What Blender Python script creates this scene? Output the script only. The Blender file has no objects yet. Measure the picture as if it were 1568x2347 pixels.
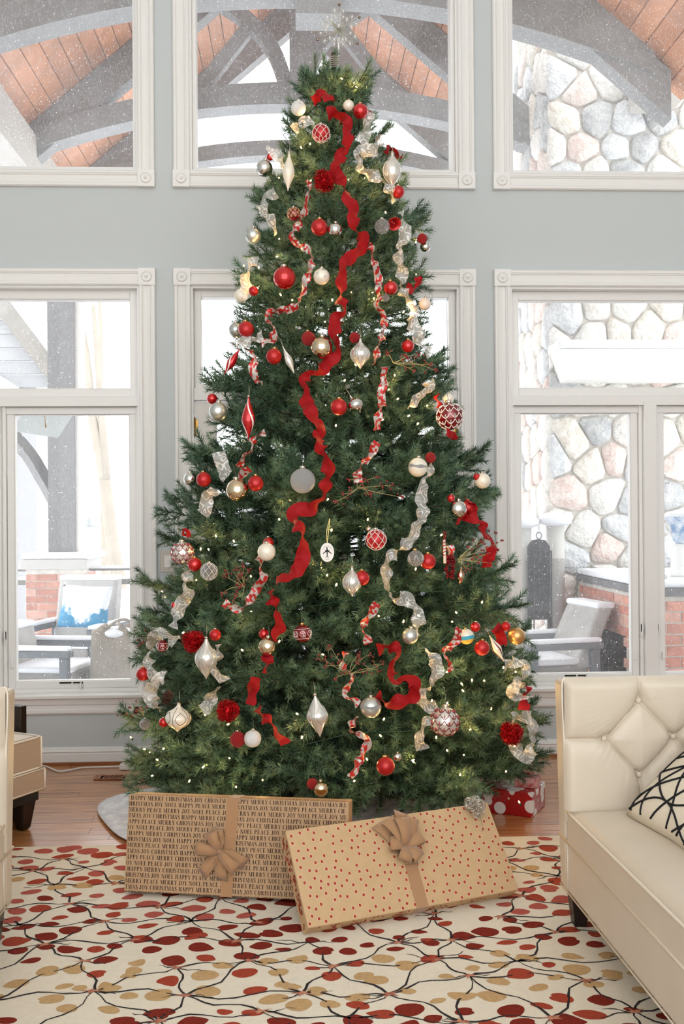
import bpy, bmesh, math, random
from mathutils import Vector, Matrix, noise
R = math.radians
PI = math.pi
rnd = random.Random(7)
sc = bpy.context.scene
C = sc.collection

# ------------------------------------------------------------------ camera
FPX, CXP, CYP = 2300.0, 784.0, 1173.5          # focal length and centre for a 1568 x 2347 frame
H = 1.37                                        # eye height
D = 5.64                                        # inner face of the window wall
YAW, TILT, ROLL = R(2.5), R(0.2), R(0.4)
fw = Vector((math.sin(YAW)*math.cos(TILT), math.cos(YAW)*math.cos(TILT), math.sin(TILT)))
r0 = Vector((math.cos(YAW), -math.sin(YAW), 0))
u0 = r0.cross(fw)
rt = r0*math.cos(ROLL) - u0*math.sin(ROLL)
up = r0*math.sin(ROLL) + u0*math.cos(ROLL)
EYE = Vector((0, 0, H))
cd = bpy.data.cameras.new('camera'); cam = bpy.data.objects.new('camera', cd); C.objects.link(cam)
cd.sensor_fit = 'HORIZONTAL'; cd.sensor_width = 24.0; cd.lens = FPX/1568*24.0
cd.clip_start = 0.05; cd.clip_end = 500
cam.matrix_world = Matrix(((rt.x, up.x, -fw.x, 0), (rt.y, up.y, -fw.y, 0), (rt.z, up.z, -fw.z, H), (0, 0, 0, 1)))
sc.camera = cam

# ------------------------------------------------------------------ light and exposure
sc.view_settings.view_transform = 'Standard'; sc.view_settings.look = 'None'
sc.view_settings.gamma = 1; sc.view_settings.use_curve_mapping = False
sc.view_settings.exposure = 0.25
sc.cycles.use_denoising = True; sc.cycles.use_light_tree = False; sc.cycles.light_sampling_threshold = 0.05; sc.cycles.adaptive_threshold = 0.07; sc.cycles.adaptive_min_samples = 12
sc.cycles.max_bounces = 7; sc.cycles.diffuse_bounces = 3; sc.cycles.glossy_bounces = 4
sc.cycles.transmission_bounces = 4; sc.cycles.transparent_max_bounces = 10
sc.cycles.caustics_reflective = False; sc.cycles.caustics_refractive = False
sc.cycles.sample_clamp_indirect = 4.0
world = bpy.data.worlds.new('overcast'); sc.world = world; world.use_nodes = True
wbg = world.node_tree.nodes['Background']
wbg.inputs[0].default_value = (0.96, 0.98, 1.0, 1); wbg.inputs[1].default_value = 2.6   # even overcast winter sky

# ------------------------------------------------------------------ pixel rays to points at a real distance
def ray(px, py):
    return (fw*FPX + rt*(px-CXP) - up*(py-CYP))/FPX
def atY(px, py, Y):
    d = ray(px, py); return EYE + d*(Y/d.y)
def atZ(px, py, z=0.0):
    d = ray(px, py); return EYE + d*((z-H)/d.z)

# ------------------------------------------------------------------ materials
MATS = {}
def mat(name, col, rough=0.6, metal=0.0, spec=0.5, bump=None, vary=None, sheen=0.0, coat=0.0, emit=None, objvar=0.0, trans=0.0, ior=1.45):
    """col rgb; vary=(scale, amount[, col2]) noise colour change; bump=(scale, strength, distance)"""
    if name in MATS: return MATS[name]
    m = bpy.data.materials.new(name); m.use_nodes = True; MATS[name] = m
    nt = m.node_tree; N = nt.nodes; L = nt.links
    b = N['Principled BSDF']
    b.inputs['Base Color'].default_value = (*col, 1); b.inputs['Roughness'].default_value = rough
    b.inputs['Metallic'].default_value = metal; b.inputs['Specular IOR Level'].default_value = spec
    b.inputs['Coat Weight'].default_value = coat; b.inputs['Sheen Weight'].default_value = sheen
    b.inputs['Transmission Weight'].default_value = trans; b.inputs['IOR'].default_value = ior
    tc = N.new('ShaderNodeTexCoord')
    out = None
    if vary:
        n = N.new('ShaderNodeTexNoise'); n.inputs['Scale'].default_value = vary[0]; n.inputs['Detail'].default_value = 4
        L.new(tc.outputs['Object'], n.inputs['Vector'])
        mx = N.new('ShaderNodeMix'); mx.data_type = 'RGBA'
        c2 = vary[2] if len(vary) > 2 else tuple(c*(1-vary[1]) for c in col)
        mx.inputs[6].default_value = (*col, 1); mx.inputs[7].default_value = (*c2, 1)
        rp = N.new('ShaderNodeMapRange'); rp.inputs[1].default_value = 0.35; rp.inputs[2].default_value = 0.65
        L.new(n.outputs['Fac'], rp.inputs[0]); L.new(rp.outputs[0], mx.inputs[0]); out = mx.outputs[2]
        L.new(out, b.inputs['Base Color'])
    if objvar:
        oi = N.new('ShaderNodeObjectInfo'); hs = N.new('ShaderNodeHueSaturation')
        mr = N.new('ShaderNodeMapRange'); mr.inputs[3].default_value = 1-objvar; mr.inputs[4].default_value = 1+objvar
        L.new(oi.outputs['Random'], mr.inputs[0]); L.new(mr.outputs[0], hs.inputs['Value'])
        if out: L.new(out, hs.inputs['Color'])
        else: hs.inputs['Color'].default_value = (*col, 1)
        L.new(hs.outputs[0], b.inputs['Base Color'])
    if bump:
        n = N.new('ShaderNodeTexNoise'); n.inputs['Scale'].default_value = bump[0]; n.inputs['Detail'].default_value = 3
        L.new(tc.outputs['Object'], n.inputs['Vector'])
        bp = N.new('ShaderNodeBump'); bp.inputs['Strength'].default_value = bump[1]; bp.inputs['Distance'].default_value = bump[2]
        L.new(n.outputs['Fac'], bp.inputs['Height']); L.new(bp.outputs[0], b.inputs['Normal'])
    if emit:
        b.inputs['Emission Color'].default_value = (*emit[0], 1); b.inputs['Emission Strength'].default_value = emit[1]
    return m
def srgb(r, g, b):
    f = lambda c: (c/255/12.92) if c/255 <= 0.04045 else ((c/255+0.055)/1.055)**2.4
    return (f(r), f(g), f(b))

# ------------------------------------------------------------------ mesh collecting
class MB:
    def __init__(s): s.v = []; s.f = []; s.M = None
    def V(s, p):
        p = Vector(p)
        if s.M is not None: p = s.M @ p
        s.v.append(p); return len(s.v)-1
    def face(s, *pts): s.f.append([s.V(p) for p in pts]); return s
    def grid(s, P, closed_u=False, closed_v=False):
        nu, nv = len(P), len(P[0]); ix = [[s.V(p) for p in row] for row in P]
        for i in range(nu if closed_u else nu-1):
            for j in range(nv if closed_v else nv-1):
                a, b = (i+1) % nu, (j+1) % nv
                s.f.append([ix[i][j], ix[a][j], ix[a][b], ix[i][b]])
        return ix
    def box(s, x0, x1, y0, y1, z0, z1):
        i = [s.V((x, y, z)) for z in (z0, z1) for y in (y0, y1) for x in (x0, x1)]
        s.f += [[i[0], i[2], i[3], i[1]], [i[4], i[5], i[7], i[6]], [i[0], i[1], i[5], i[4]], [i[2], i[6], i[7], i[3]], [i[0], i[4], i[6], i[2]], [i[1], i[3], i[7], i[5]]]
        return s
    def hexa(s, P):                                  # 8 corners: bottom ring of 4, top ring of 4
        i = [s.V(p) for p in P]
        s.f += [[i[3], i[2], i[1], i[0]], [i[4], i[5], i[6], i[7]]] + [[i[k], i[(k+1) % 4], i[(k+1) % 4+4], i[k+4]] for k in range(4)]
        return s
    def bar(s, a, b, w, h, upv=(0, 0, 1), w2=None, h2=None):   # square bar from a to b
        a, b = Vector(a), Vector(b); d = (b-a).normalized(); sd = d.cross(Vector(upv))
        if sd.length < 1e-5: sd = d.cross(Vector((1, 0, 0)))
        sd.normalize(); u = sd.cross(d)
        w2 = w if w2 is None else w2; h2 = h if h2 is None else h2
        q = lambda p, w, h: [p-sd*w/2-u*h/2, p+sd*w/2-u*h/2, p+sd*w/2+u*h/2, p-sd*w/2+u*h/2]
        return s.hexa(q(a, w, h)+q(b, w2, h2))
    def tube(s, pts, rad, seg=8, caps=True):
        pts = [Vector(p) for p in pts]; n = len(pts)
        rads = rad if isinstance(rad, (list, tuple)) else [rad]*n
        rings = []; nrm = None
        for i, p in enumerate(pts):
            t = (pts[min(i+1, n-1)]-pts[max(i-1, 0)])
            t = t.normalized() if t.length > 1e-9 else Vector((0, 0, 1))
            if nrm is None:
                nrm = t.cross(Vector((0, 0, 1)))
                if nrm.length < 1e-3: nrm = t.cross(Vector((1, 0, 0)))
            else: nrm = nrm - t*nrm.dot(t)
            if nrm.length < 1e-6: nrm = t.orthogonal()
            nrm.normalize(); bn = t.cross(nrm)
            rings.append([p+(nrm*math.cos(2*PI*k/seg)+bn*math.sin(2*PI*k/seg))*rads[i] for k in range(seg)])
        ix = s.grid(rings, closed_v=True)
        if caps: s.f.append(ix[0][::-1]); s.f.append(ix[-1])
        return s
    def lathe(s, prof, seg=24, axis='Z', o=(0, 0, 0), caps=True):
        o = Vector(o); P = []
        for r, z in prof:
            row = []
            for k in range(seg):
                a = 2*PI*k/seg; c, n = r*math.cos(a), r*math.sin(a)
                row.append(o+(Vector((c, n, z)) if axis == 'Z' else Vector((c, z, n)) if axis == 'Y' else Vector((z, c, n))))
            P.append(row)
        ix = s.grid(P, closed_v=True)
        if caps:
            if prof[0][0] > 1e-6: s.f.append(ix[0][::-1])
            if prof[-1][0] > 1e-6: s.f.append(ix[-1])
        return s
    def ball(s, c, r, seg=20, rings=12, sx=1, sy=1, sz=1):
        c = Vector(c)
        P = [[c+Vector((r*sx*math.sin(PI*i/rings)*math.cos(2*PI*k/seg), r*sy*math.sin(PI*i/rings)*math.sin(2*PI*k/seg), r*sz*math.cos(PI*i/rings))) for k in range(seg)] for i in range(rings+1)]
        s.grid(P, closed_v=True); return s
    def prism(s, poly, d):                           # poly: list of 3D points, d: extrusion vector
        d = Vector(d); a = [s.V(p) for p in poly]; b = [s.V(Vector(p)+d) for p in poly]; n = len(poly)
        s.f.append(a[::-1]); s.f.append(b)
        for k in range(n): s.f.append([a[k], a[(k+1) % n], b[(k+1) % n], b[k]])
        return s
    def strip(s, L, Rr):                             # two-sided ribbon from left and right point lists
        s.grid([L, Rr]); return s
    def mesh(s, name, smooth=False):
        me = bpy.data.meshes.new(name); me.from_pydata([tuple(v) for v in s.v], [], s.f); me.validate()
        bm = bmesh.new(); bm.from_mesh(me); bmesh.ops.remove_doubles(bm, verts=bm.verts, dist=1e-6)
        bmesh.ops.recalc_face_normals(bm, faces=bm.faces); bm.to_mesh(me); bm.free()
        if smooth:
            me.polygons.foreach_set('use_smooth', [True]*len(me.polygons))
        return me
    def build(s, name, m, parent=None, smooth=False, bevel=0, seg=2, angle=None, solid=0):
        return link(name, s.mesh(name, smooth), m, parent, bevel, seg, angle, solid)
def link(name, me, m, parent=None, bevel=0, seg=2, angle=None, solid=0):
    o = bpy.data.objects.new(name, me); C.objects.link(o)
    if m is not None and not me.materials: me.materials.append(m)
    if parent: o.parent = parent
    if solid:
        md = o.modifiers.new('thickness', 'SOLIDIFY'); md.thickness = solid; md.offset = 0
    if bevel:
        md = o.modifiers.new('edges', 'BEVEL'); md.width = bevel; md.segments = seg; md.limit_method = 'ANGLE'; md.angle_limit = R(40)
    return o
def tag(o, label=None, cat=None, group=None, kind=None):
    if label: o['label'] = label
    if cat: o['category'] = cat
    if group: o['group'] = group
    if kind: o['kind'] = kind
    return o
def empty(name, loc=(0, 0, 0), rz=0, parent=None):
    o = bpy.data.objects.new(name, None); C.objects.link(o); o.location = loc; o.rotation_euler = (0, 0, rz)
    o.empty_display_size = 0.05
    if parent: o.parent = parent
    return o
def thing(name, label, cat, loc=(0, 0, 0), rz=0, group=None): return tag(empty(name, loc, rz), label, cat, group)
def smoothpath(pts, n=8):                           # Catmull-Rom
    pts = [Vector(p) for p in pts]; P = [2*pts[0]-pts[1]]+pts+[2*pts[-1]-pts[-2]]; out = []
    for i in range(1, len(P)-2):
        a, b, c, d = P[i-1], P[i], P[i+1], P[i+2]
        for k in range(n):
            t = k/n
            out.append(0.5*((2*b)+(c-a)*t+(2*a-5*b+4*c-d)*t*t+(3*b-a-3*c+d)*t**3))
    out.append(pts[-1]); return out
# ================================================================== THE ROOM
M_wall = mat('painted wall', srgb(203, 208, 208), 0.75, bump=(260, 0.05, 0.002))
M_white = mat('white trim paint', srgb(240, 238, 234), 0.4, bump=(30, 0.02, 0.001))
M_ceil = mat('ceiling paint', srgb(238, 237, 232), 0.8)

def oak():
    m = bpy.data.materials.new('oak floor'); m.use_nodes = True; nt = m.node_tree; N = nt.nodes; L = nt.links; b = N['Principled BSDF']
    tc = N.new('ShaderNodeTexCoord'); mp = N.new('ShaderNodeMapping'); mp.inputs['Scale'].default_value = (1.6, 26, 8)
    oi = N.new('ShaderNodeObjectInfo'); ad = N.new('ShaderNodeVectorMath'); ad.operation = 'ADD'
    sc_ = N.new('ShaderNodeVectorMath'); sc_.operation = 'SCALE'; sc_.inputs[3].default_value = 37
    L.new(oi.outputs['Random'], sc_.inputs[0]); L.new(tc.outputs['Object'], mp.inputs[0]); L.new(mp.outputs[0], ad.inputs[0]); L.new(sc_.outputs[0], ad.inputs[1])
    n = N.new('ShaderNodeTexNoise'); n.inputs['Scale'].default_value = 2.2; n.inputs['Detail'].default_value = 6; n.inputs['Roughness'].default_value = 0.65; n.inputs['Distortion'].default_value = 0.6
    L.new(ad.outputs[0], n.inputs['Vector'])
    cr = N.new('ShaderNodeValToRGB'); e = cr.color_ramp.elements
    e[0].position = 0.3; e[0].color = (*srgb(122, 68, 34), 1); e[1].position = 0.52; e[1].color = (*srgb(196, 134, 84), 1)
    e2 = cr.color_ramp.elements.new(0.75); e2.color = (*srgb(214, 160, 110), 1)
    L.new(n.outputs['Fac'], cr.inputs[0])
    hs = N.new('ShaderNodeHueSaturation'); mr = N.new('ShaderNodeMapRange'); mr.inputs[3].default_value = 0.85; mr.inputs[4].default_value = 1.12
    L.new(oi.outputs['Random'], mr.inputs[0]); L.new(mr.outputs[0], hs.inputs['Value']); L.new(cr.outputs[0], hs.inputs['Color']); L.new(hs.outputs[0], b.inputs['Base Color'])
    b.inputs['Roughness'].default_value = 0.32; b.inputs['Coat Weight'].default_value = 0.7; b.inputs['Coat Roughness'].default_value = 0.16
    bp = N.new('ShaderNodeBump'); bp.inputs['Strength'].default_value = 0.12; bp.inputs['Distance'].default_value = 0.002
    L.new(n.outputs['Fac'], bp.inputs['Height']); L.new(bp.outputs[0], b.inputs['Normal'])
    return m
M_oak = oak()
XW0, XW1, YB = -3.3, 3.7, -2.6                       # room sides and its open far end behind the camera
ZC = 5.7
mb = MB(); mb.box(XW0-.2, XW1+.2, YB, D+0.22, -0.14, -0.012)
floor = tag(mb.build('floor', mat('subfloor', srgb(110, 66, 38), 0.7)), kind='structure', label='warm oak plank floor of the room')
# oak planks, each its own board, running along the window wall
pw = 0.083; row = 0; y = D-0.005
while y > 2.55:
    x = XW0 + rnd.uniform(-0.9, 0); y0 = y-pw
    while x < XW1:
        Lp = rnd.choice((0.55, 0.8, 1.05, 1.3)); x1 = min(x+Lp, XW1)
        if x1 > -2.6 and x < 2.6:
            mb = MB(); g = 0.0009; zt = rnd.uniform(-0.0006, 0.0003)
            mb.box(max(x, XW0)+g, x1-g, y0+g, y-g, -0.012, zt)
            mb.build('plank', M_oak, floor)
        x = x1
    y = y0; row += 1
mb = MB(); mb.box(XW0, XW1, YB, y, -0.012, -0.0005); mb.build('floor_boards', M_oak, floor)

# ---- lines of the window wall, read on the plane y = D
px2x = lambda px, py=640: atY(px, py, D).x
pz = lambda py, px=335: atY(px, py, D).z
CW = 0.091                                            # casing width
ZU0, ZU1 = pz(429), pz(393)                           # upper row: casing bottom, opening bottom
ZL1, ZL0 = pz(617), pz(655)                           # lower row: casing top, opening top
ZS, ZSt, ZAp = pz(1590, 200), pz(1598, 200), pz(1636, 200)   # stool top, stool bottom, apron bottom
ZB = pz(1711, 230)
ZT = 5.15                                             # top of the tall windows
XL_in = px2x(319); XM_a, XM_b = px2x(437), px2x(1052); XR_in = px2x(1168)
WU = 1.62                                             # width of the two-sash side units
XL_a = XL_in-WU; XR_b = XR_in+WU
W_T = 0.22
mb = MB()
def wbox(x0, x1, z0, z1): mb.box(x0, x1, D, D+W_T, z0, z1)
wbox(XW0-.2, XL_a, 0, ZC); wbox(XL_in, XM_a, 0, ZC); wbox(XM_b, XR_in, 0, ZC); wbox(XR_b, XW1+.2, 0, ZC)
for a, b in ((XL_a, XL_in), (XR_in, XR_b)): wbox(a, b, 0, ZS-.005); wbox(a, b, ZL0, ZU1); wbox(a, b, ZT, ZC)
wbox(XM_a, XM_b, ZL0, ZU1); wbox(XM_a, XM_b, ZT, ZC)
tag(mb.build('wall_back', M_wall), kind='structure', label='pale grey painted window wall behind the tree')
mb = MB(); mb.box(XW0-.2, XW0, YB, D, 0, ZC); tag(mb.build('wall_left', M_wall), kind='structure')
mb = MB(); mb.box(XW1, XW1+.2, YB, D, 0, ZC); tag(mb.build('wall_right', M_wall), kind='structure')
mb = MB(); mb.box(XW0-.2, XW1+.2, YB, D+W_T, ZC, ZC+.15); tag(mb.build('ceiling', M_ceil), kind='structure')

# ---- profiles
PROF = [(0, 0), (0, .02), (.006, .027), (.018, .027), (.022, .02), (.028, .017), (.045, .013), (.062, .017), (.067, .024), (.071, .024), (.074, .028), (.086, .028), (.091, .022), (.091, 0)]
def casing(name, a, b, side, parent, prof=PROF, m=None):
    """profile run from a to b on the wall face (points with y = D); side = unit vector of profile width"""
    a, b, side = Vector(a), Vector(b), Vector(side); o = Vector((0, -1, 0)); mb = MB()
    mb.prism([a+side*u+o*d for u, d in prof], b-a); return mb.build(name, m or M_white, parent)
def rosette(x, z, parent):                            # corner block with turned rosette
    h = 0.0475; mb = MB(); mb.box(x-h, x+h, D-.034, D, z-h, z+h)
    b = mb.build('rosette_block', M_white, parent, bevel=.0015)
    mb = MB(); k = .95
    mb.lathe([(0, -.047), (.006*k, -.0465), (.009*k, -.043), (.0115*k, -.0385), (.018*k, -.0365), (.023*k, -.0385), (.0255*k, -.043), (.029*k, -.043), (.031*k, -.0365), (.034*k, -.034)], 32, 'Y', (x, D, z), caps=False)
    mb.build('rosette', M_white, b, smooth=True); return b

# ---- dusty glass
def glassmat(name, dust, speck):
    m = bpy.data.materials.new(name); m.use_nodes = True; nt = m.node_tree; N = nt.nodes; L = nt.links
    for n in list(N):
        if n.type != 'OUTPUT_MATERIAL': N.remove(n)
    out = [n for n in N if n.type == 'OUTPUT_MATERIAL'][0]
    tc = N.new('ShaderNodeTexCoord'); mp = N.new('ShaderNodeMapping'); mp.inputs['Scale'].default_value = (1, 1, 0.62); L.new(tc.outputs['Object'], mp.inputs[0])
    vo = N.new('ShaderNodeTexVoronoi'); vo.inputs['Scale'].default_value = 105; L.new(mp.outputs[0], vo.inputs['Vector'])
    rad = N.new('ShaderNodeMath'); rad.operation = 'POWER'; sep = N.new('ShaderNodeSeparateColor'); L.new(vo.outputs['Color'], sep.inputs[0])
    L.new(sep.outputs[0], rad.inputs[0]); rad.inputs[1].default_value = 2.6                       # few big, many small spots
    rr = N.new('ShaderNodeMath'); rr.operation = 'MULTIPLY'; L.new(rad.outputs[0], rr.inputs[0]); rr.inputs[1].default_value = 0.30
    df = N.new('ShaderNodeMath'); df.operation = 'SUBTRACT'; L.new(rr.outputs[0], df.inputs[0]); L.new(vo.outputs['Distance'], df.inputs[1])
    st = N.new('ShaderNodeMapRange'); st.inputs[1].default_value = 0; st.inputs[2].default_value = 0.09; L.new(df.outputs[0], st.inputs[0])
    no = N.new('ShaderNodeTexNoise'); no.inputs['Scale'].default_value = 2.2; no.inputs['Detail'].default_value = 3; L.new(tc.outputs['Object'], no.inputs['Vector'])
    pm = N.new('ShaderNodeMapRange'); pm.inputs[1].default_value = 0.35; pm.inputs[2].default_value = 0.6; L.new(no.outputs['Fac'], pm.inputs[0])
    mu = N.new('ShaderNodeMath'); mu.operation = 'MULTIPLY'; L.new(st.outputs[0], mu.inputs[0]); mu.inputs[1].default_value = speck
    fi = N.new('ShaderNodeTexNoise'); fi.inputs['Scale'].default_value = 160; L.new(mp.outputs[0], fi.inputs['Vector'])
    fm = N.new('ShaderNodeMapRange'); fm.inputs[1].default_value = 0.5; fm.inputs[2].default_value = 0.75; fm.inputs[4].default_value = dust*1.6; L.new(fi.outputs['Fac'], fm.inputs[0])
    a1 = N.new('ShaderNodeMath'); a1.operation = 'ADD'; L.new(mu.outputs[0], a1.inputs[0]); L.new(fm.outputs[0], a1.inputs[1])
    a2 = N.new('ShaderNodeMath'); a2.operation = 'MULTIPLY_ADD'; L.new(pm.outputs[0], a2.inputs[0]); a2.inputs[1].default_value = dust*0.5; L.new(a1.outputs[0], a2.inputs[2])
    a3 = N.new('ShaderNodeMath'); a3.operation = 'ADD'; a3.use_clamp = True; L.new(a2.outputs[0], a3.inputs[0]); a3.inputs[1].default_value = dust*0.6
    tr = N.new('ShaderNodeBsdfTransparent'); tr.inputs[0].default_value = (.985, .99, .985, 1)
    tl = N.new('ShaderNodeBsdfTranslucent'); tl.inputs[0].default_value = (.93, .94, .95, 1)
    gl = N.new('ShaderNodeBsdfGlossy'); gl.inputs['Roughness'].default_value = 0.02
    fr = N.new('ShaderNodeFresnel'); fr.inputs[0].default_value = 1.35
    m1 = N.new('ShaderNodeMixShader'); L.new(fr.outputs[0], m1.inputs[0]); L.new(tr.outputs[0], m1.inputs[1]); L.new(gl.outputs[0], m1.inputs[2])
    m2 = N.new('ShaderNodeMixShader'); L.new(a3.outputs[0], m2.inputs[0]); L.new(m1.outputs[0], m2.inputs[1]); L.new(tl.outputs[0], m2.inputs[2])
    L.new(m2.outputs[0], out.inputs[0]); return m
M_glassU = glassmat('dusty tall window glass', 0.12, 0.7)
M_glassL = glassmat('snow-specked window glass', 0.07, 0.8)
YG = D+0.10                                           # glass plane
def pane(x0, x1, z0, z1, parent, m):
    mb = MB(); mb.face((x0, YG, z0), (x1, YG, z0), (x1, YG, z1), (x0, YG, z1)); return mb.build('pane', m, parent)
def ring(name, x0, x1, z0, z1, w, ya, yb, parent, m=None, bev=.002):
    """rectangular frame of four mitred-looking rails"""
    mb = MB(); mb.box(x0, x0+w, ya, yb, z0, z1); mb.box(x1-w, x1, ya, yb, z0, z1)
    mb.box(x0+w, x1-w, ya, yb, z0, z0+w); mb.box(x0+w, x1-w, ya, yb, z1-w, z1)
    return mb.build(name, m or M_white, parent, bevel=bev)
M_brass = mat('aged brass', srgb(176, 136, 70), 0.35, 1.0)
M_dark = mat('dark gap metal', srgb(40, 34, 28), 0.5, 0.6)
def casements(par, xa, xb, z0, z1):
    """two sashes with centre mullion"""
    xm = (xa+xb)/2; mb = MB(); mb.box(xm-.036, xm+.036, D+.015, D+.15, z0, z1); mb.build('mullion', M_white, par, bevel=.003)
    for s, (a, b) in enumerate(((xa, xm-.036), (xm+.036, xb))):
        ring('stop', a, b, z0, z1, .02, D+.05, D+.15, par)
        sash = ring('sash', a+.02, b-.02, z0+.02, z1-.02, .04, D+.07, D+.125, par, bev=.004)
        pane(a+.058, b-.058, z0+.058, z1-.058, sash, M_glassL)
        ring('glazing_bead', a+.056, b-.056, z0+.056, z1-.056, .008, D+.08, D+.12, sash, bev=0)
        # crank operator on the bottom rail
        xc = (a+b)/2
        mb = MB(); mb.box(xc-.075, xc-.01, D+.064, D+.072, z0+.048, z0+.056); mb.box(xc, xc+.055, D+.064, D+.072, z0+.048, z0+.056); mb.build('slot', M_dark, sash)
        mb = MB(); mb.lathe([(.012, 0), (.012, .01), (.006, .014)], 12, 'Y', (xc+.045, D+.06, z0+.035)); mb.tube([(xc+.045, D+.056, z0+.04), (xc+.047, D+.05, z0+.055), (xc+.044, D+.048, z0+.03), (xc+.044, D+.048, z0+.015)], .005, 8)
        mb.build('crank_handle', M_white, sash, smooth=True)
        # lock lever on the stile next to the mullion
        e = b-.012 if s == 0 else a+.012
        mb = MB(); mb.box(e-.004, e+.004, D+.045, D+.052, z0+.30, z0+.345); mb.build('lock_slot', M_dark, sash)
        mb = MB(); mb.box(e-.008, e+.008, D+.042, D+.052, z0+.27, z0+.30); mb.tube([(e, D+.04, z0+.285), (e, D+.03, z0+.32), (e, D+.034, z0+.352)], [.006, .005, .004], 8); mb.build('lock_lever', M_white, sash, bevel=.002)
        e2 = a+.045 if s == 1 else b-.045
        mb = MB(); mb.box(e2-.008, e2+.008, D+.052, D+.075, z0+.14, z0+.185); mb.build('hinge_cover', M_white, sash, bevel=.002)

def jambs(par, xa, xb, z0, z1):
    t = .012; mb = MB()
    mb.box(xa, xa+t, D-.004, D+.16, z0, z1); mb.box(xb-t, xb, D-.004, D+.16, z0, z1); mb.box(xa+t, xb-t, D-.004, D+.16, z1-t, z1)
    mb.build('jamb', M_white, par)
Z_tr0, Z_tr1 = pz(938), pz(885)                        # rail between casements and transom
for n, (xa, xb) in ((1, (XL_a, XL_in)), (2, (XR_in, XR_b))):
    w = tag(empty('window_%d' % n), kind='structure')
    jambs(w, xa, xb, ZS, ZL0)
    casing('casing', (xa-CW, D, ZS), (xa-CW, D, ZL0), (1, 0, 0), w); casing('casing', (xb, D, ZS), (xb, D, ZL0), (1, 0, 0), w)
    casing('head_casing', (xa, D, ZL0), (xb, D, ZL0), (0, 0, 1), w)
    for x in (xa-CW/2, xb+CW/2): rosette(x, ZL0+CW/2, w)
    mb = MB(); mb.box(xa-CW-.03, xb+CW+.03, D-.05, D+.13, ZSt, ZS); mb.build('sill', M_white, w, bevel=.004)
    casing('apron', (xa-CW-.02, D, ZAp), (xb+CW+.02, D, ZAp), (0, 0, 1), w, [(0, 0), (0, .012), (.01, .02), (.025, .02), (.03, .014), (.05, .014), (.056, .022), (ZSt-ZAp, .03), (ZSt-ZAp, 0)])
    zt0, zt1 = Z_tr0+.045, Z_tr1-.045
    mb = MB(); mb.box(xa+.012, xb-.012, D+.02, D+.15, Z_tr0+.02, Z_tr1-.055); mb.box(xa+.012, xb-.012, D+.06, D+.15, Z_tr0-.02, Z_tr0+.02); mb.build('transom_bar', M_white, w, bevel=.003)
    casements(w, xa+.012, xb-.012, ZS, Z_tr0+.04)
    tr = ring('transom_sash', xa+.012, xb-.012, Z_tr1-.055, ZL0-.012, .05, D+.06, D+.13, w, bev=.004)
    pane(xa+.06, xb-.06, Z_tr1-.008, ZL0-.06, tr, M_glassL)
    ring('glazing_bead', xa+.058, xb-.058, Z_tr1-.01, ZL0-.058, .008, D+.075, D+.12, tr, bev=0)
for n, (xa, xb) in ((3, (XL_a, XL_in)), (4, (XM_a, XM_b)), (5, (XR_in, XR_b))):
    w = tag(empty('window_%d' % n), kind='structure'); zb = ZU1
    mb = MB(); t = .012
    for q in ((xa, xa+t, zb, ZT), (xb-t, xb, zb, ZT), (xa+t, xb-t, zb, zb+t), (xa+t, xb-t, ZT-t, ZT)): mb.box(q[0], q[1], D-.004, D+.16, q[2], q[3])
    mb.build('jamb', M_white, w)
    casing('casing', (xa-CW, D, zb), (xa-CW, D, ZT), (1, 0, 0), w); casing('casing', (xb, D, zb), (xb, D, ZT), (1, 0, 0), w)
    casing('bottom_casing', (xa, D, zb-CW), (xb, D, zb-CW), (0, 0, 1), w)
    for x in (xa-CW/2, xb+CW/2): rosette(x, zb-CW/2, w)
    fr = ring('sash', xa+.012, xb-.012, zb+.012, ZT-.012, .022, D+.03, D+.13, w)
    pane(xa+.03, xb-.03, zb+.03, ZT-.03, fr, M_glassU)
# ---- the door unit behind the tree: transom window and two glazed doors
w = tag(empty('window_6'), kind='structure')
t = .012; mb = MB()
for q in ((XM_a, XM_a+t, 0, ZL0), (XM_b-t, XM_b, 0, ZL0), (XM_a+t, XM_b-t, ZL0-t, ZL0)): mb.box(q[0], q[1], D-.004, D+.16, q[2], q[3])
mb.build('jamb', M_white, w)
casing('casing', (XM_a-CW, D, 0), (XM_a-CW, D, ZL0), (1, 0, 0), w); casing('casing', (XM_b, D, 0), (XM_b, D, ZL0), (1, 0, 0), w)
casing('head_casing', (XM_a, D, ZL0), (XM_b, D, ZL0), (0, 0, 1), w)
for x in (XM_a-CW/2, XM_b+CW/2): rosette(x, ZL0+CW/2, w)
zd = pz(917, 440)
mb = MB(); mb.box(XM_a+.012, XM_b-.012, D+.01, D+.15, zd, Z_tr1-.008); mb.build('transom_bar', M_white, w, bevel=.003)
tr = ring('transom_sash', XM_a+.012, XM_b-.012, Z_tr1-.02, ZL0-.012, .04, D+.05, D+.13, w, bev=.004)
pane(XM_a+.05, XM_b-.05, Z_tr1+.018, ZL0-.05, tr, M_glassL)
M_door = mat('white door paint', srgb(232, 227, 219), 0.4)
xm = (XM_a+XM_b)/2
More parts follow.
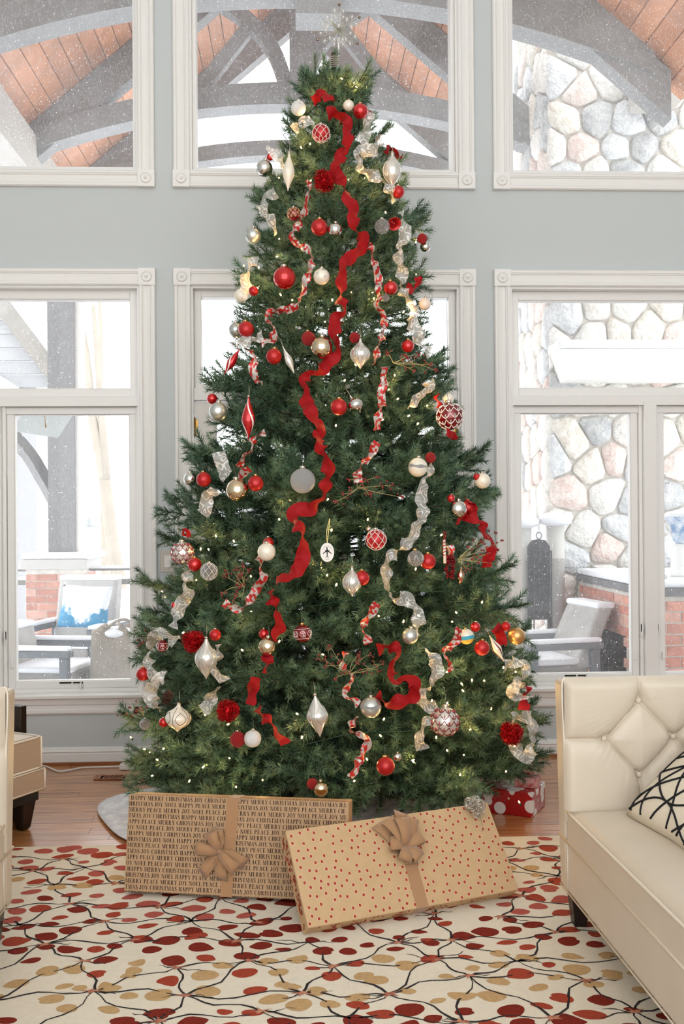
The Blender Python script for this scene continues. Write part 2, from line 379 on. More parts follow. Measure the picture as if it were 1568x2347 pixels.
for n, (a, b, s) in ((1, (XM_a+.014, xm-.004, -1)), (2, (xm+.004, XM_b-.014, 1))):
    d = tag(ring('door_%d' % n, a+.003, b-.003, .012, zd-.006, .115, D+.03, D+.075, None, M_door, bev=.002), kind='structure')
    mb = MB(); mb.box(a+.11, b-.11, D+.032, D+.073, .12, .30); mb.build('bottom_panel', M_door, d, bevel=.004)
    mb = MB(); mb.face((a+.115, D+.052, .30), (b-.115, D+.052, .30), (b-.115, D+.052, zd-.12), (a+.115, D+.052, zd-.12)); mb.build('pane', M_glassL, d)
    ring('glazing_bead', a+.11, b-.11, .29, zd-.115, .014, D+.035, D+.07, d, bev=0)
    xh = a if s < 0 else b
    for zz in (.25, pz(978, 440), zd-.02-.95):
        mb = MB(); mb.tube([(xh, D+.02, zz-.045), (xh, D+.02, zz+.045)], .008, 10); mb.tube([(xh, D+.02, zz+.045), (xh, D+.02, zz+.056)], [.006, .003], 8); mb.tube([(xh, D+.02, zz-.056), (xh, D+.02, zz-.045)], [.003, .006], 8)
        mb.box(xh-.018, xh+.018, D+.026, D+.03, zz-.04, zz+.04); mb.build('hinge', M_brass, d, smooth=False)
    xk = b-.055 if s < 0 else a+.055
    mb = MB(); mb.lathe([(.028, 0), (.028, -.006), (.01, -.01), (.01, -.045)], 16, 'Y', (xk, D+.03, .98)); mb.tube([(xk, D-.012, .98), (xk-s*-.0, D-.016, .98), (xk+s*.10, D-.016, .985)], .009, 10); mb.build('door_handle', M_brass, d, smooth=True)
# baseboards
BPROF = [(0, 0), (0, .022), (.058, .022), (.062, .018), (.066, .018), (.072, .024), (.08, .016), (.088, .014), (ZB-.008, .014), (ZB, .006), (ZB, 0)]
casing('baseboard_left', (XW0, D, 0), (XM_a-CW, D, 0), (0, 0, 1), None, BPROF)
casing('baseboard_right', (XM_b+CW, D, 0), (XW1, D, 0), (0, 0, 1), None, BPROF)
for n in ('baseboard_left', 'baseboard_right'): tag(bpy.data.objects[n], kind='structure')
mb = MB(); mb.box(XW0, XM_a-CW, D-.036, D-.02, 0, .016); mb.box(XM_b+CW, XW1, D-.036, D-.02, 0, .016)
tag(mb.build('trim_1', mat('shoe moulding', srgb(150, 92, 56), 0.4), None), kind='structure', label='stained quarter-round strip along the baseboards')
# switch plate on the pier beside the door
c = atY(385, 1287, D); mb = MB(); mb.box(c.x-.042, c.x+.042, D-.008, D, c.z-.06, c.z+.06)
sp = tag(mb.build('light_switch', mat('switch plate', srgb(206, 196, 184), 0.4), bevel=.004), 'beige light switch plate on the grey wall between left window and door', 'light switch')
mb = MB(); mb.box(c.x-.020, c.x+.020, D-.013, D-.006, c.z-.034, c.z+.034); mb.build('rocker', mat('switch rocker', srgb(240, 236, 230), .35), sp, bevel=.003)
# ================================================================== OUTSIDE: PORCH, CHIMNEY, SNOW
ZD = -0.15                                            # porch deck level
M_snow = mat('snow', (.86, .88, .92), 0.7, bump=(9, 0.35, 0.03))
M_beam = mat('grey stained timber', srgb(146, 146, 145), 0.65, vary=(3, 0.15), bump=(40, 0.1, 0.003))
M_board = mat('cedar ceiling board', srgb(214, 150, 112), 0.5, vary=(5, 0.25), objvar=0.14)
def sheet(name, x0, x1, y0, y1, n, z, amp, scale, m):
    mb = MB(); P = []
    for i in range(n+1):
        row = []
        for j in range(n+1):
            x = x0+(x1-x0)*i/n; yy = y0+(y1-y0)*j/n
            row.append((x, yy, z+amp*noise.noise(Vector((x*scale, yy*scale, 0)))))
        P.append(row)
    mb.grid(P); return mb.build(name, m, smooth=True)
deck = tag(sheet('snow_ground', -9, 9, D+.23, 24, 60, ZD, .05, .8, M_snow), 'white snow cover lying on the porch and yard outside', 'snow', kind='stuff')
tag(sheet('snow_field', -160, 160, 24, 260, 40, ZD-.6, .5, .02, M_snow), 'white snow-covered field far beyond the porch', 'snow', kind='stuff')
# far tree line, one low mass; distance haze is put into its pale grey
mb = MB(); P = []
for i in range(121):
    x = -130+260*i/120; h = 2.2+1.3*noise.noise(Vector((x*.08, 0, 3)))+.8*noise.noise(Vector((x*.4, 1, 3)))
    P.append([(x, 215+6*math.sin(i), -1.2), (x, 214+6*math.sin(i), h*.7), (x, 216+6*math.sin(i), h), (x, 224, h*.6), (x, 228, -1.2)])
mb.grid(P); tag(mb.build('treeline', mat('hazy far trees', srgb(196, 198, 198), .9, vary=(.4, .12)), smooth=True), 'faint haze-pale tree line on the horizon', 'treeline', kind='stuff')

# ---- porch roof: three arched trusses, eave beams, cedar ceiling boards
XE, ZR, SL = 2.5, 6.62, 0.86                           # eave half width, ridge underside, slope
def zr(x): return ZR-SL*abs(x)
porch = tag(empty('porch_roof'), 'open gabled timber porch roof with arched trusses outside the windows', 'porch roof')
def arch(name, Y, t, zc, k, hgt, par):
    mb = MB(); n = 24; xs = [-2.62+5.24*i/n for i in range(n+1)]
    lo = [(x, zc-k*x*x) for x in xs]
    P = [[(x, Y, z), (x, Y+t, z), (x, Y+t, z+hgt), (x, Y, z+hgt)] for x, z in lo]
    mb.grid(P, closed_v=True); mb.face(*P[0]); mb.face(*P[-1]); return mb.build(name, M_beam, par)
for k, (Y, hg) in enumerate(((7.2, .75), (9.13, .20), (10.75, .16))):
    tr = empty('truss', parent=porch)
    arch('arch_beam', Y, .22, 5.12 if k < 2 else 5.24, .078, hg, tr)
    for s in (-1, 1):
        mb = MB(); ya, yb = Y+.025, Y+.19; mb.hexa([(0, ya, ZR), (s*2.75, ya, zr(2.75)), (s*2.75, yb, zr(2.75)), (0, yb, ZR), (0, ya, ZR+.36), (s*2.75, ya, zr(2.75)+.36), (s*2.75, yb, zr(2.75)+.36), (0, yb, ZR+.36)])
        mb.build('rafter', M_beam, tr)
        if k == 1:                                      # curved brace from rafter to the arch crown
            mb = MB(); pts = smoothpath([(s*.70, Y+.1, 6.10), (s*.42, Y+.1, 5.90), (s*.20, Y+.1, 5.64), (s*.06, Y+.1, 5.26)], 5)
            P = []
            for i, p in enumerate(pts):
                tdir = (pts[min(i+1, len(pts)-1)]-pts[max(i-1, 0)]).normalized(); nn = Vector((tdir.z, 0, -tdir.x))
                P.append([p+nn*.06+Vector((0, -.08, 0)), p+nn*.06+Vector((0, .08, 0)), p-nn*.06+Vector((0, .08, 0)), p-nn*.06+Vector((0, -.08, 0))])
            mb.grid(P, closed_v=True); mb.face(*P[0]); mb.face(*P[-1]); mb.build('curved_brace', M_beam, tr)
            mb = MB(); mb.bar((s*.42, Y+.1, 5.86), (s*1.02, Y+.1, 5.08), .1, .12); mb.build('strut', M_beam, tr)
    if k == 2: continue
    wd = (.33, .22, .25)[k]; x0 = .17 if k == 0 else .06
    mb = MB(); mb.box(x0-wd/2, x0+wd/2, Y-.02, Y+.24, 4.97 if k == 0 else 5.1, ZR+.3); mb.build('king_post', M_beam, tr)
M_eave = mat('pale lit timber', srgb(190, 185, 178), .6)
mb = MB(); mb.box(-2.67, -2.33, D+.3, 11.1, 4.42, 4.80); mb.build('eave_beam', M_eave, porch)
mb = MB(); mb.box(2.86, 3.22, D+.3, 8.5, 4.81, 5.17); mb.build('eave_beam', M_eave, porch)
for s in (-1, 1):
    n = 24
    for i in range(n):                                 # boards run away from the house; the right slope is cut back around the chimney
        xa, xb = s*(.02+2.9*i/n), s*(.02+2.9*(i+1)/n-.008)
        mb = MB(); za, zb2 = zr(xa)+.37, zr(xb)+.37; ye = 7.45 if xb > 1.72 else 11.4
        mb.hexa([(xa, D+.24, za), (xb, D+.24, zb2), (xb, ye, zb2), (xa, ye, za), (xa, D+.24, za+.02), (xb, D+.24, zb2+.02), (xb, ye, zb2+.02), (xa, ye, za+.02)])
        mb.build('ceiling_board', M_board, porch)
    for x0, x1, ye in (((0, 3.1, 11.5),) if s < 0 else ((0, 1.72, 11.5), (1.72, 3.1, 7.45))):
        mb = MB(); q = lambda x, y, dz: (s*x, y, zr(x)+dz)
        mb.hexa([q(x0, D+.24, .40), q(x1, D+.24, .40), q(x1, ye, .40), q(x0, ye, .40), q(x0, D+.24, .55), q(x1, D+.24, .55), q(x1, ye, .55), q(x0, ye, .55)])
        mb.build('roof_slab', M_beam, porch)
# ---- stones and bricks
def vor(pts, x0, x1, z0, z1, rad=.6):
    cells = []
    for i, p in enumerate(pts):
        poly = [(x0, z0), (x1, z0), (x1, z1), (x0, z1)]
        for j, q in enumerate(pts):
            if i == j or abs(p[0]-q[0]) > rad or abs(p[1]-q[1]) > rad: continue
            mx, mz = (p[0]+q[0])/2, (p[1]+q[1])/2; nx, nz = q[0]-p[0], q[1]-p[1]
            out = []; n = len(poly)
            for k in range(n):
                a, b = poly[k], poly[(k+1) % n]
                da = (a[0]-mx)*nx+(a[1]-mz)*nz; db = (b[0]-mx)*nx+(b[1]-mz)*nz
                if da <= 0: out.append(a)
                if (da < 0) != (db < 0) and da != db:
                    t = da/(da-db); out.append((a[0]+(b[0]-a[0])*t, a[1]+(b[1]-a[1])*t))
            poly = out
            if len(poly) < 3: break
        if len(poly) >= 3: cells.append((p, poly))
    return cells
def chaikin(poly, k=.16):
    out = []
    for i, a in enumerate(poly):
        b = poly[(i+1) % len(poly)]
        out += [(a[0]*(1-k)+b[0]*k, a[1]*(1-k)+b[1]*k), (a[0]*k+b[0]*(1-k), a[1]*k+b[1]*(1-k))]
    return out
STONE = [mat('fieldstone %d' % i, srgb(*c), .8, vary=(15, .3, srgb(*c2)), bump=(26, .9, .03)) for i, (c, c2) in enumerate((((244, 241, 235), (226, 219, 210)), ((243, 234, 227), (228, 208, 198)), ((232, 233, 233), (206, 208, 210)), ((246, 244, 239), (230, 226, 219)), ((240, 226, 218), (222, 198, 188)), ((206, 206, 204), (176, 178, 180)), ((243, 239, 229), (222, 212, 198))))]
def stones(par, x0, x1, z0, z1, cell, tf, seed, gap=.010, avoid=None):
    rr = random.Random(seed); pts = []
    nx, nz = max(1, round((x1-x0)/cell)), max(1, round((z1-z0)/cell))
    for i in range(nx):
        for j in range(nz):
            o = .25 if j % 2 else -.25
            pts.append((x0+(i+.5+o+rr.uniform(-.3, .3))*(x1-x0)/nx, z0+(j+.5+rr.uniform(-.32, .32))*(z1-z0)/nz))
    for p, poly in vor(pts, x0, x1, z0, z1):
        cx = sum(a for a, _ in poly)/len(poly); cz = sum(b for _, b in poly)/len(poly)
        if avoid and avoid(cx, cz): continue
        size = math.sqrt(max((a-cx)**2+(b-cz)**2 for a, b in poly))
        if size < .03: continue
        q = chaikin(poly); k = max(.5, 1-gap/size*1.4)
        P = []
        for sc_, dp in ((k, -.02), (k, .022), (k*.93, .04)):
            P.append([tf(cx+(a-cx)*sc_, cz+(b-cz)*sc_, dp+(rr.uniform(-.006, .008) if dp > 0 else 0)) for a, b in q])
        mb = MB(); ix = mb.grid(P, closed_v=True); c = mb.V(tf(cx+rr.uniform(-.02, .02), cz+rr.uniform(-.02, .02), .046+rr.uniform(-.008, .01)))
        for t in range(len(q)): mb.f.append([ix[2][t], ix[2][(t+1) % len(q)], c])
        mb.build('stone', rr.choice(STONE), par, smooth=True)
M_mortar = mat('pale mortar', srgb(228, 222, 213), .95, vary=(14, .2), bump=(60, .4, .01))
YC0, YC1 = 8.6, 9.8; XC = atY(1262, 900, YC0).x
mb = MB(); mb.box(XC, XC+1.9, YC0, YC1, ZD-.05, 6.4)
chim = tag(mb.build('stone_chimney', M_mortar), 'tall fieldstone chimney standing outside the window on the right', 'chimney')
stones(chim, XC-.02, XC+1.32, .05, 5.75, .27, lambda a, b, d: (a, YC0-d, b), 11)
stones(chim, YC0-.02, YC1, ZD, 5.75, .29, lambda a, b, d: (XC-d, a, b), 12)
# mantel ledge under snow
zm1, zm0 = atY(1400, 798, YC0).z, atY(1400, 880, YC0).z
mb = MB(); mb.hexa([(XC+.07, YC0-.30, zm0), (XC+1.6, YC0-.30, zm0), (XC+1.6, YC0, zm0), (XC+.07, YC0, zm0), (XC-.01, YC0-.34, zm1-.06), (XC+1.6, YC0-.34, zm1-.06), (XC+1.6, YC0, zm1-.06), (XC-.01, YC0, zm1-.06)])
man = tag(mb.build('stone_mantel', mat('white limestone', srgb(240, 238, 232), .7), bevel=.01), 'broad white stone mantel ledge across the fieldstone chimney', 'mantel')
mb = MB(); mb.box(XC-.02, XC+1.6, YC0-.34, YC0-.005, zm1-.06, zm1+.02); mb.build('snow_layer', M_snow, man, bevel=.03, seg=3)

BR = [mat('red brick %d' % i, srgb(*c), .85, vary=(18, .25), bump=(70, .4, .006)) for i, c in enumerate(((224, 160, 140), (212, 140, 120), (228, 176, 158), (204, 142, 126)))]
BRP = [mat('rubbed brick %d' % i, srgb(*c), .85, vary=(18, .2)) for i, c in enumerate(((200, 150, 134), (186, 134, 120), (208, 166, 152)))]
def bricks(par, u0, u1, z0, z1, tf, seed, skip=None, bl=.205, bh=.066, g=.011, mats=BR):
    rr = random.Random(seed); z = z0; r = 0
    while z+bh < z1+.02:
        u = u0-(bl/2 if r % 2 else 0)
        while u < u1-.01:
            a, b = max(u, u0), min(u+bl, u1)
            if b-a > .03 and not (skip and skip((a+b)/2, z+bh/2)):
                d = rr.uniform(.006, .012); mb = MB()
                P = [tf(a, z, -.01), tf(b, z, -.01), tf(b, z+bh, -.01), tf(a, z+bh, -.01), tf(a, z, d), tf(b, z, d), tf(b, z+bh, d), tf(a, z+bh, d)]
                mb.hexa(P); mb.build('brick', rr.choice(mats), par)
            u += bl+g
        z += bh+g; r += 1
# brick counter with firewood niche
XK, YK0, YK1 = 2.41, 6.8, 8.5
mb = MB(); mb.box(XK+.01, XK+1.2, YK0+.01, YK1, ZD-.04, .47 if False else .80)
# hollow niche: build the body from pieces so the opening is real
mb = MB(); ny0, ny1, nz = 7.30, 8.04, .47
mb.box(XK, XK+1.2, YK0, ny0, ZD-.04, .80); mb.box(XK, XK+1.2, ny1, YK1, ZD-.04, .80); mb.box(XK, XK+1.2, ny0, ny1, nz, .80); mb.box(XK+.7, XK+1.2, ny0, ny1, ZD-.04, nz)
ctr = tag(mb.build('brick_counter', M_mortar), 'red brick outdoor counter with dark niche below its snowy slab', 'counter')
bricks(ctr, YK0+.005, YK1, ZD, .79, lambda a, z, d: (XK-d, a, z), 21, skip=lambda a, z: ny0-.03 < a < ny1+.03 and z < nz)
bricks(ctr, XK+.005, XK+.62, ZD, .79, lambda a, z, d: (a, YK0-d, z), 22)
mb = MB(); mb.box(XK+.02, XK+.7, ny0+.01, ny1-.01, ZD, ZD+.01); mb.box(XK+.64, XK+.69, ny0, ny1, ZD, nz); mb.box(XK+.02, XK+.7, ny1-.02, ny1-.005, ZD, nz); mb.build('niche_lining', mat('niche black', srgb(44, 42, 42), .9), ctr)  # plain black sheets on the niche floor, back and far side
mb = MB(); mb.box(XK-.04, XK+1.25, YK0-.05, YK1, .80, .855); mb.build('slab', mat('grey stone slab', srgb(120, 120, 122), .7, vary=(12, .3)), ctr, bevel=.006)
mb = MB(); mb.box(XK-.03, XK+1.25, YK0-.03, YK1, .855, .905); mb.build('snow_layer', M_snow, ctr, bevel=.02, seg=3)
# blue and white jar on the counter
p = atY(1566, 1340, 7.25); jar = thing('ceramic_jar', 'blue and white ceramic jar on white stand with snow cap on brick counter', 'jar', (p.x, 7.25, .905))
mb = MB(); mb.lathe([(.085, 0), (.09, .02), (.085, .04), (.088, .08), (.084, .12), (.087, .17), (.08, .21), (.06, .24)], 24); mb.build('stand', mat('white glaze', srgb(238, 238, 236), .3), jar, smooth=True)
mb = MB(); mb.lathe([(.05, .24), (.07, .27), (.085, .32), (.09, .37), (.105, .40), (.13, .43), (.13, .445), (.11, .445)], 24); mb.build('bowl', mat('blue white glaze', srgb(86, 138, 190), .25, vary=(14, 0, srgb(236, 240, 244))), jar, smooth=True)
mb = MB(); mb.tube(smoothpath([(-.075, 0, .30), (-.125, 0, .34), (-.13, 0, .38), (-.095, 0, .40)], 5), .012, 8); mb.build('handle', mat('white glaze', (1, 1, 1)), jar, smooth=True)
mb = MB(); mb.lathe([(.135, .44), (.138, .455), (.11, .475), (.05, .485), (0, .487)], 20, caps=False); mb.build('snow_cap', M_snow, jar, smooth=True)
# scraps poking through the counter snow
p = atZ(1510, 1348, .905)
mb = MB(); mb.box(-.05, .05, -.03, .03, 0, .03); o = tag(mb.build('stone_chunk', STONE[5], bevel=.01), 'small grey stone lying in snow on the brick counter', 'stone'); o.location = (2.56, 7.02, .904); o.rotation_euler = (0, 0, .5)

# snow-capped pale posts and fire tool rack in front of the chimney
for px, w, yt, lab in ((1197, .075, 1210, 'slim pale post with snow cap beside the black tool rack'), (1273, .075, 1205, 'pale grey pipe post with snow cap between black rack and chimney')):
    p = atY(px, yt, 8.40); po = thing('snow_capped_post', lab, 'post', (p.x, 8.40, ZD))
    hh = p.z-ZD
    mb = MB(); mb.lathe([(w, 0), (w, hh*.8), (w+.006, hh*.8+.005), (w+.006, hh*.8+.02), (w, hh*.8+.025), (w, hh)], 20); mb.build('shaft', mat('pale grey pipe', srgb(206, 204, 198), .6), po, smooth=True)
    mb = MB(); mb.lathe([(w, hh), (w+.06, hh+.02), (w+.07, hh+.06), (w+.03, hh+.10), (0, hh+.12)], 20, caps=False); mb.build('snow_cap', M_snow, po, smooth=True)
a, b = atY(1210, 1236, 8.24), atY(1262, 1420, 8.24)
M_iron = mat('black iron', srgb(46, 47, 50), .6, .3, bump=(50, .3, .003))
rk = thing('fire_tool_rack', 'black iron fire tool rack with ring handle in front of chimney', 'tool rack', ((a.x+b.x)/2, 8.24, ZD))
wx, zt, zb = (b.x-a.x)/2, a.z-ZD, 0.0
mb = MB(); mb.prism([(-wx, 0, b.z-ZD), (wx, 0, b.z-ZD), (wx, 0, zt-.06), (wx*.6, 0, zt-.01), (0, 0, zt), (-wx*.6, 0, zt-.01), (-wx, 0, zt-.06)], (0, .03, 0)); mb.build('screen', M_iron, rk)
mb = MB(); mb.tube([(.022*math.cos(t*PI/8), -.005, zt+.03+.028*math.sin(t*PI/8)) for t in range(17)], .006, 8); mb.build('ring', mat('pale iron', srgb(150, 152, 154), .5, .5), rk, smooth=True)
mb = MB(); mb.tube([(-wx*.55, -.02, zt-.1), (-wx*.55, -.02, .12)], .006, 6); mb.tube([(-.005, -.02, zt), (-.005, -.02, zt-.12)], .006, 6); mb.tube([(-wx*1.1, -.02, zt-.1), (wx*1.1, -.02, zt-.1)], .006, 6); mb.tube([(wx*1.05, -.02, zt-.1), (wx*1.05, -.02, .3), (wx*.7, -.02, .2)], .007, 6); mb.build('rods', M_iron, rk, smooth=True)
mb = MB(); mb.box(-wx*1.3, wx*1.3, -.08, .11, 0, .02)
for sx in (-1, 1): mb.box(sx*wx*.9-.012, sx*wx*.9+.012, 0, .03, .02, b.z-ZD+.02)
mb.build('base', M_iron, rk)

# ---- outdoor chairs
M_frame = mat('grey painted chair frame', srgb(112, 116, 121), .6)
M_cush = mat('grey outdoor cushion', srgb(146, 144, 140), .9, bump=(120, .3, .003))
def outdoor_chair(lab, loc, rz, w=.66, dp=.66, back=.52, tilt=.2):
    t = thing('outdoor_armchair', lab, 'outdoor chair', loc, rz, 'snowy porch chairs')    # faces -y
    for sx in (-1, 1):
        x = sx*w/2
        mb = MB(); mb.box(x-.03, x+.03, -dp/2, -dp/2+.06, 0, .52); mb.build('leg', M_frame, t, bevel=.004)
        mb = MB(); mb.box(x-.03, x+.03, dp/2-.06, dp/2, 0, .52); mb.build('leg', M_frame, t, bevel=.004)
        mb = MB(); mb.box(x-.045, x+.045, -dp/2-.02, dp/2+.02, .52, .565); ar = mb.build('armrest', M_frame, t, bevel=.004)
        mb = MB(); mb.box(x-.04, x+.04, -dp/2-.015, dp/2+.015, .565, .60); mb.build('snow_layer', M_snow, ar, bevel=.015, seg=3)
        mb = MB(); mb.box(x-.02, x+.02, -dp/2+.06, dp/2-.06, .24, .32); mb.build('side_rail', M_frame, t)
    mb = MB(); mb.box(-w/2+.03, w/2-.03, -dp/2, dp/2, .22, .29); mb.build('seat_frame', M_frame, t)
    mb = MB(); mb.box(-w/2+.035, w/2-.035, -dp/2-.01, dp/2-.06, .29, .40); st = mb.build('seat_cushion', M_cush, t, bevel=.03, seg=3)
    mb = MB(); mb.box(-w/2+.04, w/2-.04, -dp/2, dp/2-.1, .395, .44); mb.build('snow_layer', M_snow, st, bevel=.018, seg=3)
    mb = MB(); q = lambda y, z: y+tilt*(z-.4)
    y0, y1 = dp/2-.16, dp/2-.03; z0, z1 = .36, .40+back; wx = w/2-.03
    mb.hexa([(-wx, q(y0, z0), z0), (wx, q(y0, z0), z0), (wx, q(y1, z0), z0), (-wx, q(y1, z0), z0), (-wx*.95, q(y0, z1), z1), (wx*.95, q(y0, z1), z1), (wx*.95, q(y1, z1), z1), (-wx*.95, q(y1, z1), z1)])
    bk = mb.build('backrest', mat('snow dusted back cushion', srgb(186, 184, 181), .9, vary=(9, .2), bump=(60, .4, .01)), t, bevel=.03, seg=3)
    mb = MB(); mb.box(-wx*.95, wx*.95, q(y0, z1)-.01, q(y1, z1)+.01, z1-.015, z1+.03); mb.build('snow_layer', M_snow, bk, bevel=.018, seg=3)
    return t
p = atY(170, 1440, 9.0)
outdoor_chair('snowy grey outdoor armchair with a blue pillow by the brick pedestal', (p.x, 9.0, ZD), R(-14), back=.56)
pl = MB(); n = 16; P = []                                # blue pillow, snow lying on it
for i in range(n+1):
    row = []
    for j in range(n+1):
        u, v = i/n*2-1, j/n*2-1; th = .065*((1-u**4)*(1-v**4))**.5
        row.append((u*.235*(1-.06*(1-abs(v))), -th, v*.19*(1-.05*(1-abs(u)))))
    P.append(row)
pl.grid(P); P2 = [[(a, -b, c) for a, b, c in r] for r in P]; pl.grid(P2)
def bluesnow():
    m = bpy.data.materials.new('blue pillow under snow'); m.use_nodes = True; nt = m.node_tree; N = nt.nodes; L = nt.links; b = N['Principled BSDF']; b.inputs['Roughness'].default_value = .9
    tc = N.new('ShaderNodeTexCoord'); no = N.new('ShaderNodeTexNoise'); no.inputs['Scale'].default_value = 16; no.inputs['Detail'].default_value = 5; L.new(tc.outputs['Object'], no.inputs['Vector'])
    sp = N.new('ShaderNodeSeparateXYZ'); L.new(tc.outputs['Object'], sp.inputs[0])
    ab = N.new('ShaderNodeMath'); ab.operation = 'ABSOLUTE'; L.new(sp.outputs[0], ab.inputs[0])
    m1 = N.new('ShaderNodeMath'); m1.operation = 'MULTIPLY_ADD'; L.new(ab.outputs[0], m1.inputs[0]); m1.inputs[1].default_value = -2.2; m1.inputs[2].default_value = .42
    m2 = N.new('ShaderNodeMath'); m2.operation = 'MULTIPLY_ADD'; L.new(sp.outputs[2], m2.inputs[0]); m2.inputs[1].default_value = 2.6; L.new(m1.outputs[0], m2.inputs[2])
    m3 = N.new('ShaderNodeMath'); m3.operation = 'ADD'; L.new(m2.outputs[0], m3.inputs[0]); L.new(no.outputs['Fac'], m3.inputs[1])
    mr = N.new('ShaderNodeMapRange'); mr.inputs[1].default_value = .42; mr.inputs[2].default_value = .58; L.new(m3.outputs[0], mr.inputs[0])
    mx = N.new('ShaderNodeMix'); mx.data_type = 'RGBA'; mx.inputs[6].default_value = (*srgb(70, 140, 178), 1); mx.inputs[7].default_value = (.82, .85, .9, 1); L.new(mr.outputs[0], mx.inputs[0]); L.new(mx.outputs[2], b.inputs['Base Color'])
    return m
o = tag(pl.build('outdoor_pillow', bluesnow(), smooth=True), 'blue pillow half covered by snow on the outdoor armchair', 'pillow')
p = atY(192, 1392, 8.85); o.location = (p.x, 8.9, p.z); o.rotation_euler = (R(-16), R(2), R(-14))
p = atY(105, 1540, 7.6)
outdoor_chair('snowy grey outdoor chair seen from its side in front of left window', (p.x, 7.6, ZD), R(80), w=.62, dp=.62, back=.3)
p = atY(1232, 1500, 7.9)
outdoor_chair('snowy grey outdoor chair facing the chimney outside the right window', (p.x, 7.62, ZD), R(-78), w=.6, dp=.56, back=.42, tilt=.45)
# covered low table
p = atY(268, 1500, 7.5); tb = thing('covered_table', 'tan fabric cover with snow over a small outdoor table', 'covered table', (p.x, 7.5, ZD))
mb = MB(); P = []; rr = random.Random(5); hgt = atY(268, 1455, 7.5).z-ZD
for i in range(9):
    zz = hgt*i/8; row = []
    for k in range(32):
        a = 2*PI*k/32; ex = max(abs(math.cos(a)), abs(math.sin(a))); r = .185/ex**.8*(1-.10*i/8)*(1+.04*math.sin(5*a+i*.3)*(1-i/9))
        row.append((r*math.cos(a), r*math.sin(a), zz+(.05*math.sin(2*a+1) if i == 8 else 0)))
    P.append(row)
P.append([(a*.55, b*.55, hgt+.05+.04*math.sin(k)) for k, (a, b, c) in enumerate(P[-1])]); P.append([(0, 0, hgt+.03)]*32)
mb.grid(P, closed_v=True); mb.build('cover', mat('tan cover cloth', srgb(162, 153, 142), .85, vary=(10, .12)), tb, smooth=True)
mb = MB(); mb.ball((0, -.01, hgt+.015), .14, 16, 8, 1, 1, .35); mb.build('snow_cap', M_snow, tb, smooth=True)
mb = MB(); mb.tube(smoothpath([(-.1, -.08, hgt+.02), (.0, -.09, hgt+.10), (.07, -.08, hgt+.12), (.13, -.05, hgt+.09)], 5), .012, 6); mb.build('fold', mat('tan cover cloth', (1, 1, 1)), tb, smooth=True)

# ---- left porch post on a brick pedestal, with knee brace
YP = 11.0; xc = atY(148, 1200, YP).x
ps = thing('porch_post', 'square grey porch post with knee brace on brick pedestal', 'post', (xc, YP, ZD))
M_post = mat('dark grey post', srgb(132, 131, 131), .7, vary=(3, .12))
mb = MB(); mb.box(-.14, .14, -.14, .14, .98, 5.1-ZD); mb.build('post_shaft', M_post, ps)
mb = MB(); mb.box(.14, .20, -.10, .14, .98, 5.1-ZD); mb.build('post_board', mat('pale post board', srgb(225, 222, 218), .7), ps)
pb, pt = atY(128, 1128, YP), atY(50, 1022, YP)
mb = MB(); pts = smoothpath([(pb.x-xc, 0, pb.z-ZD-.1), (pb.x-xc-.14, 0, pb.z-ZD+.16), (pt.x-xc, 0, pt.z-ZD), (pt.x-xc-.6, 0, pt.z-ZD+.62)], 4); mb.tube([Vector(q) for q in pts], .085, 4); mb.build('knee_brace', M_post, ps)
zc0, zc1 = atY(140, 1301, YP).z-ZD, atY(140, 1279, YP).z-ZD
wl = atY(78, 1300, YP).x-xc; wr = atY(204, 1300, YP).x-xc
pd = MB().box(wl, wr, -.33, .33, 0, zc0).build('pedestal', M_mortar, ps)
bricks(pd, wl+.005, wr-.005, .01, zc0-.02, lambda a, z, d: (a, -.33-d, z), 31, mats=BRP); bricks(pd, -.325, .325, .01, zc0-.02, lambda a, z, d: (wr+d, a, z), 32, mats=BRP)
mb = MB(); mb.box(wl-.05, wr+.05, -.38, .38, zc0, zc1); mb.build('cap', mat('cast stone cap', srgb(186, 184, 180), .8), ps, bevel=.01)
mb = MB(); mb.box(wl-.04, wr+.12, -.37, .37, zc1, zc1+.07); mb.build('snow_layer', M_snow, ps, bevel=.03, seg=3)
# railing
rl = thing('porch_railing', 'dark metal porch railing beside the brick pedestal', 'railing', (xc, YP, ZD))
for py, t in ((1305, .012), (1333, .028)):
    z = atY(270, py, YP).z-ZD
    for xa, xb in ((wr, wr+2.6), (wl-2.2, wl)):
        mb = MB(); mb.box(xa, xb, -t/2, t/2, z-t, z+t); r_ = mb.build('rail', mat('dark rail metal', srgb(118, 116, 112), .6), rl)
        mb = MB(); mb.box(xa, xb, -t/2, t/2, z+t, z+t+.03); mb.build('snow_layer', M_snow, r_)
# bare trees in the yard, bark colour paled for haze and overexposure
M_bark = mat('hazy bark', srgb(170, 160, 146), .9, vary=(1.5, .14))
def bare_tree(lab, pts, Y, r0_, r1_):
    P = [atY(x, y, Y) for x, y in pts]; t = thing('bare_tree', lab, 'tree', P[-1])
    path = smoothpath([q-P[-1] for q in P], 6); n = len(path)
    mb = MB(); mb.tube(path, [r1_+(r0_-r1_)*i/(n-1) for i in range(n)], 8); mb.build('trunk', M_bark, t, smooth=True)
    return t, P
t, P = bare_tree('pale leaning tree trunk seen beyond the porch railing', [(150, 560), (196, 800), (212, 960), (238, 1090), (256, 1230), (290, 1440)], 22, .17, .05)
b = MB(); b.tube([Vector(q)-P[-1] for q in (atY(240, 1100, 22), atY(236, 1000, 22), atY(228, 880, 22), atY(214, 700, 22))], [.13, .09, .07, .04], 8); b.build('bough', M_bark, t, smooth=True)
bare_tree('thin pale tree trunk next to the leaning one', [(224, 560), (231, 800), (229, 980), (237, 1090), (240, 1240), (240, 1420)], 24, .11, .04)
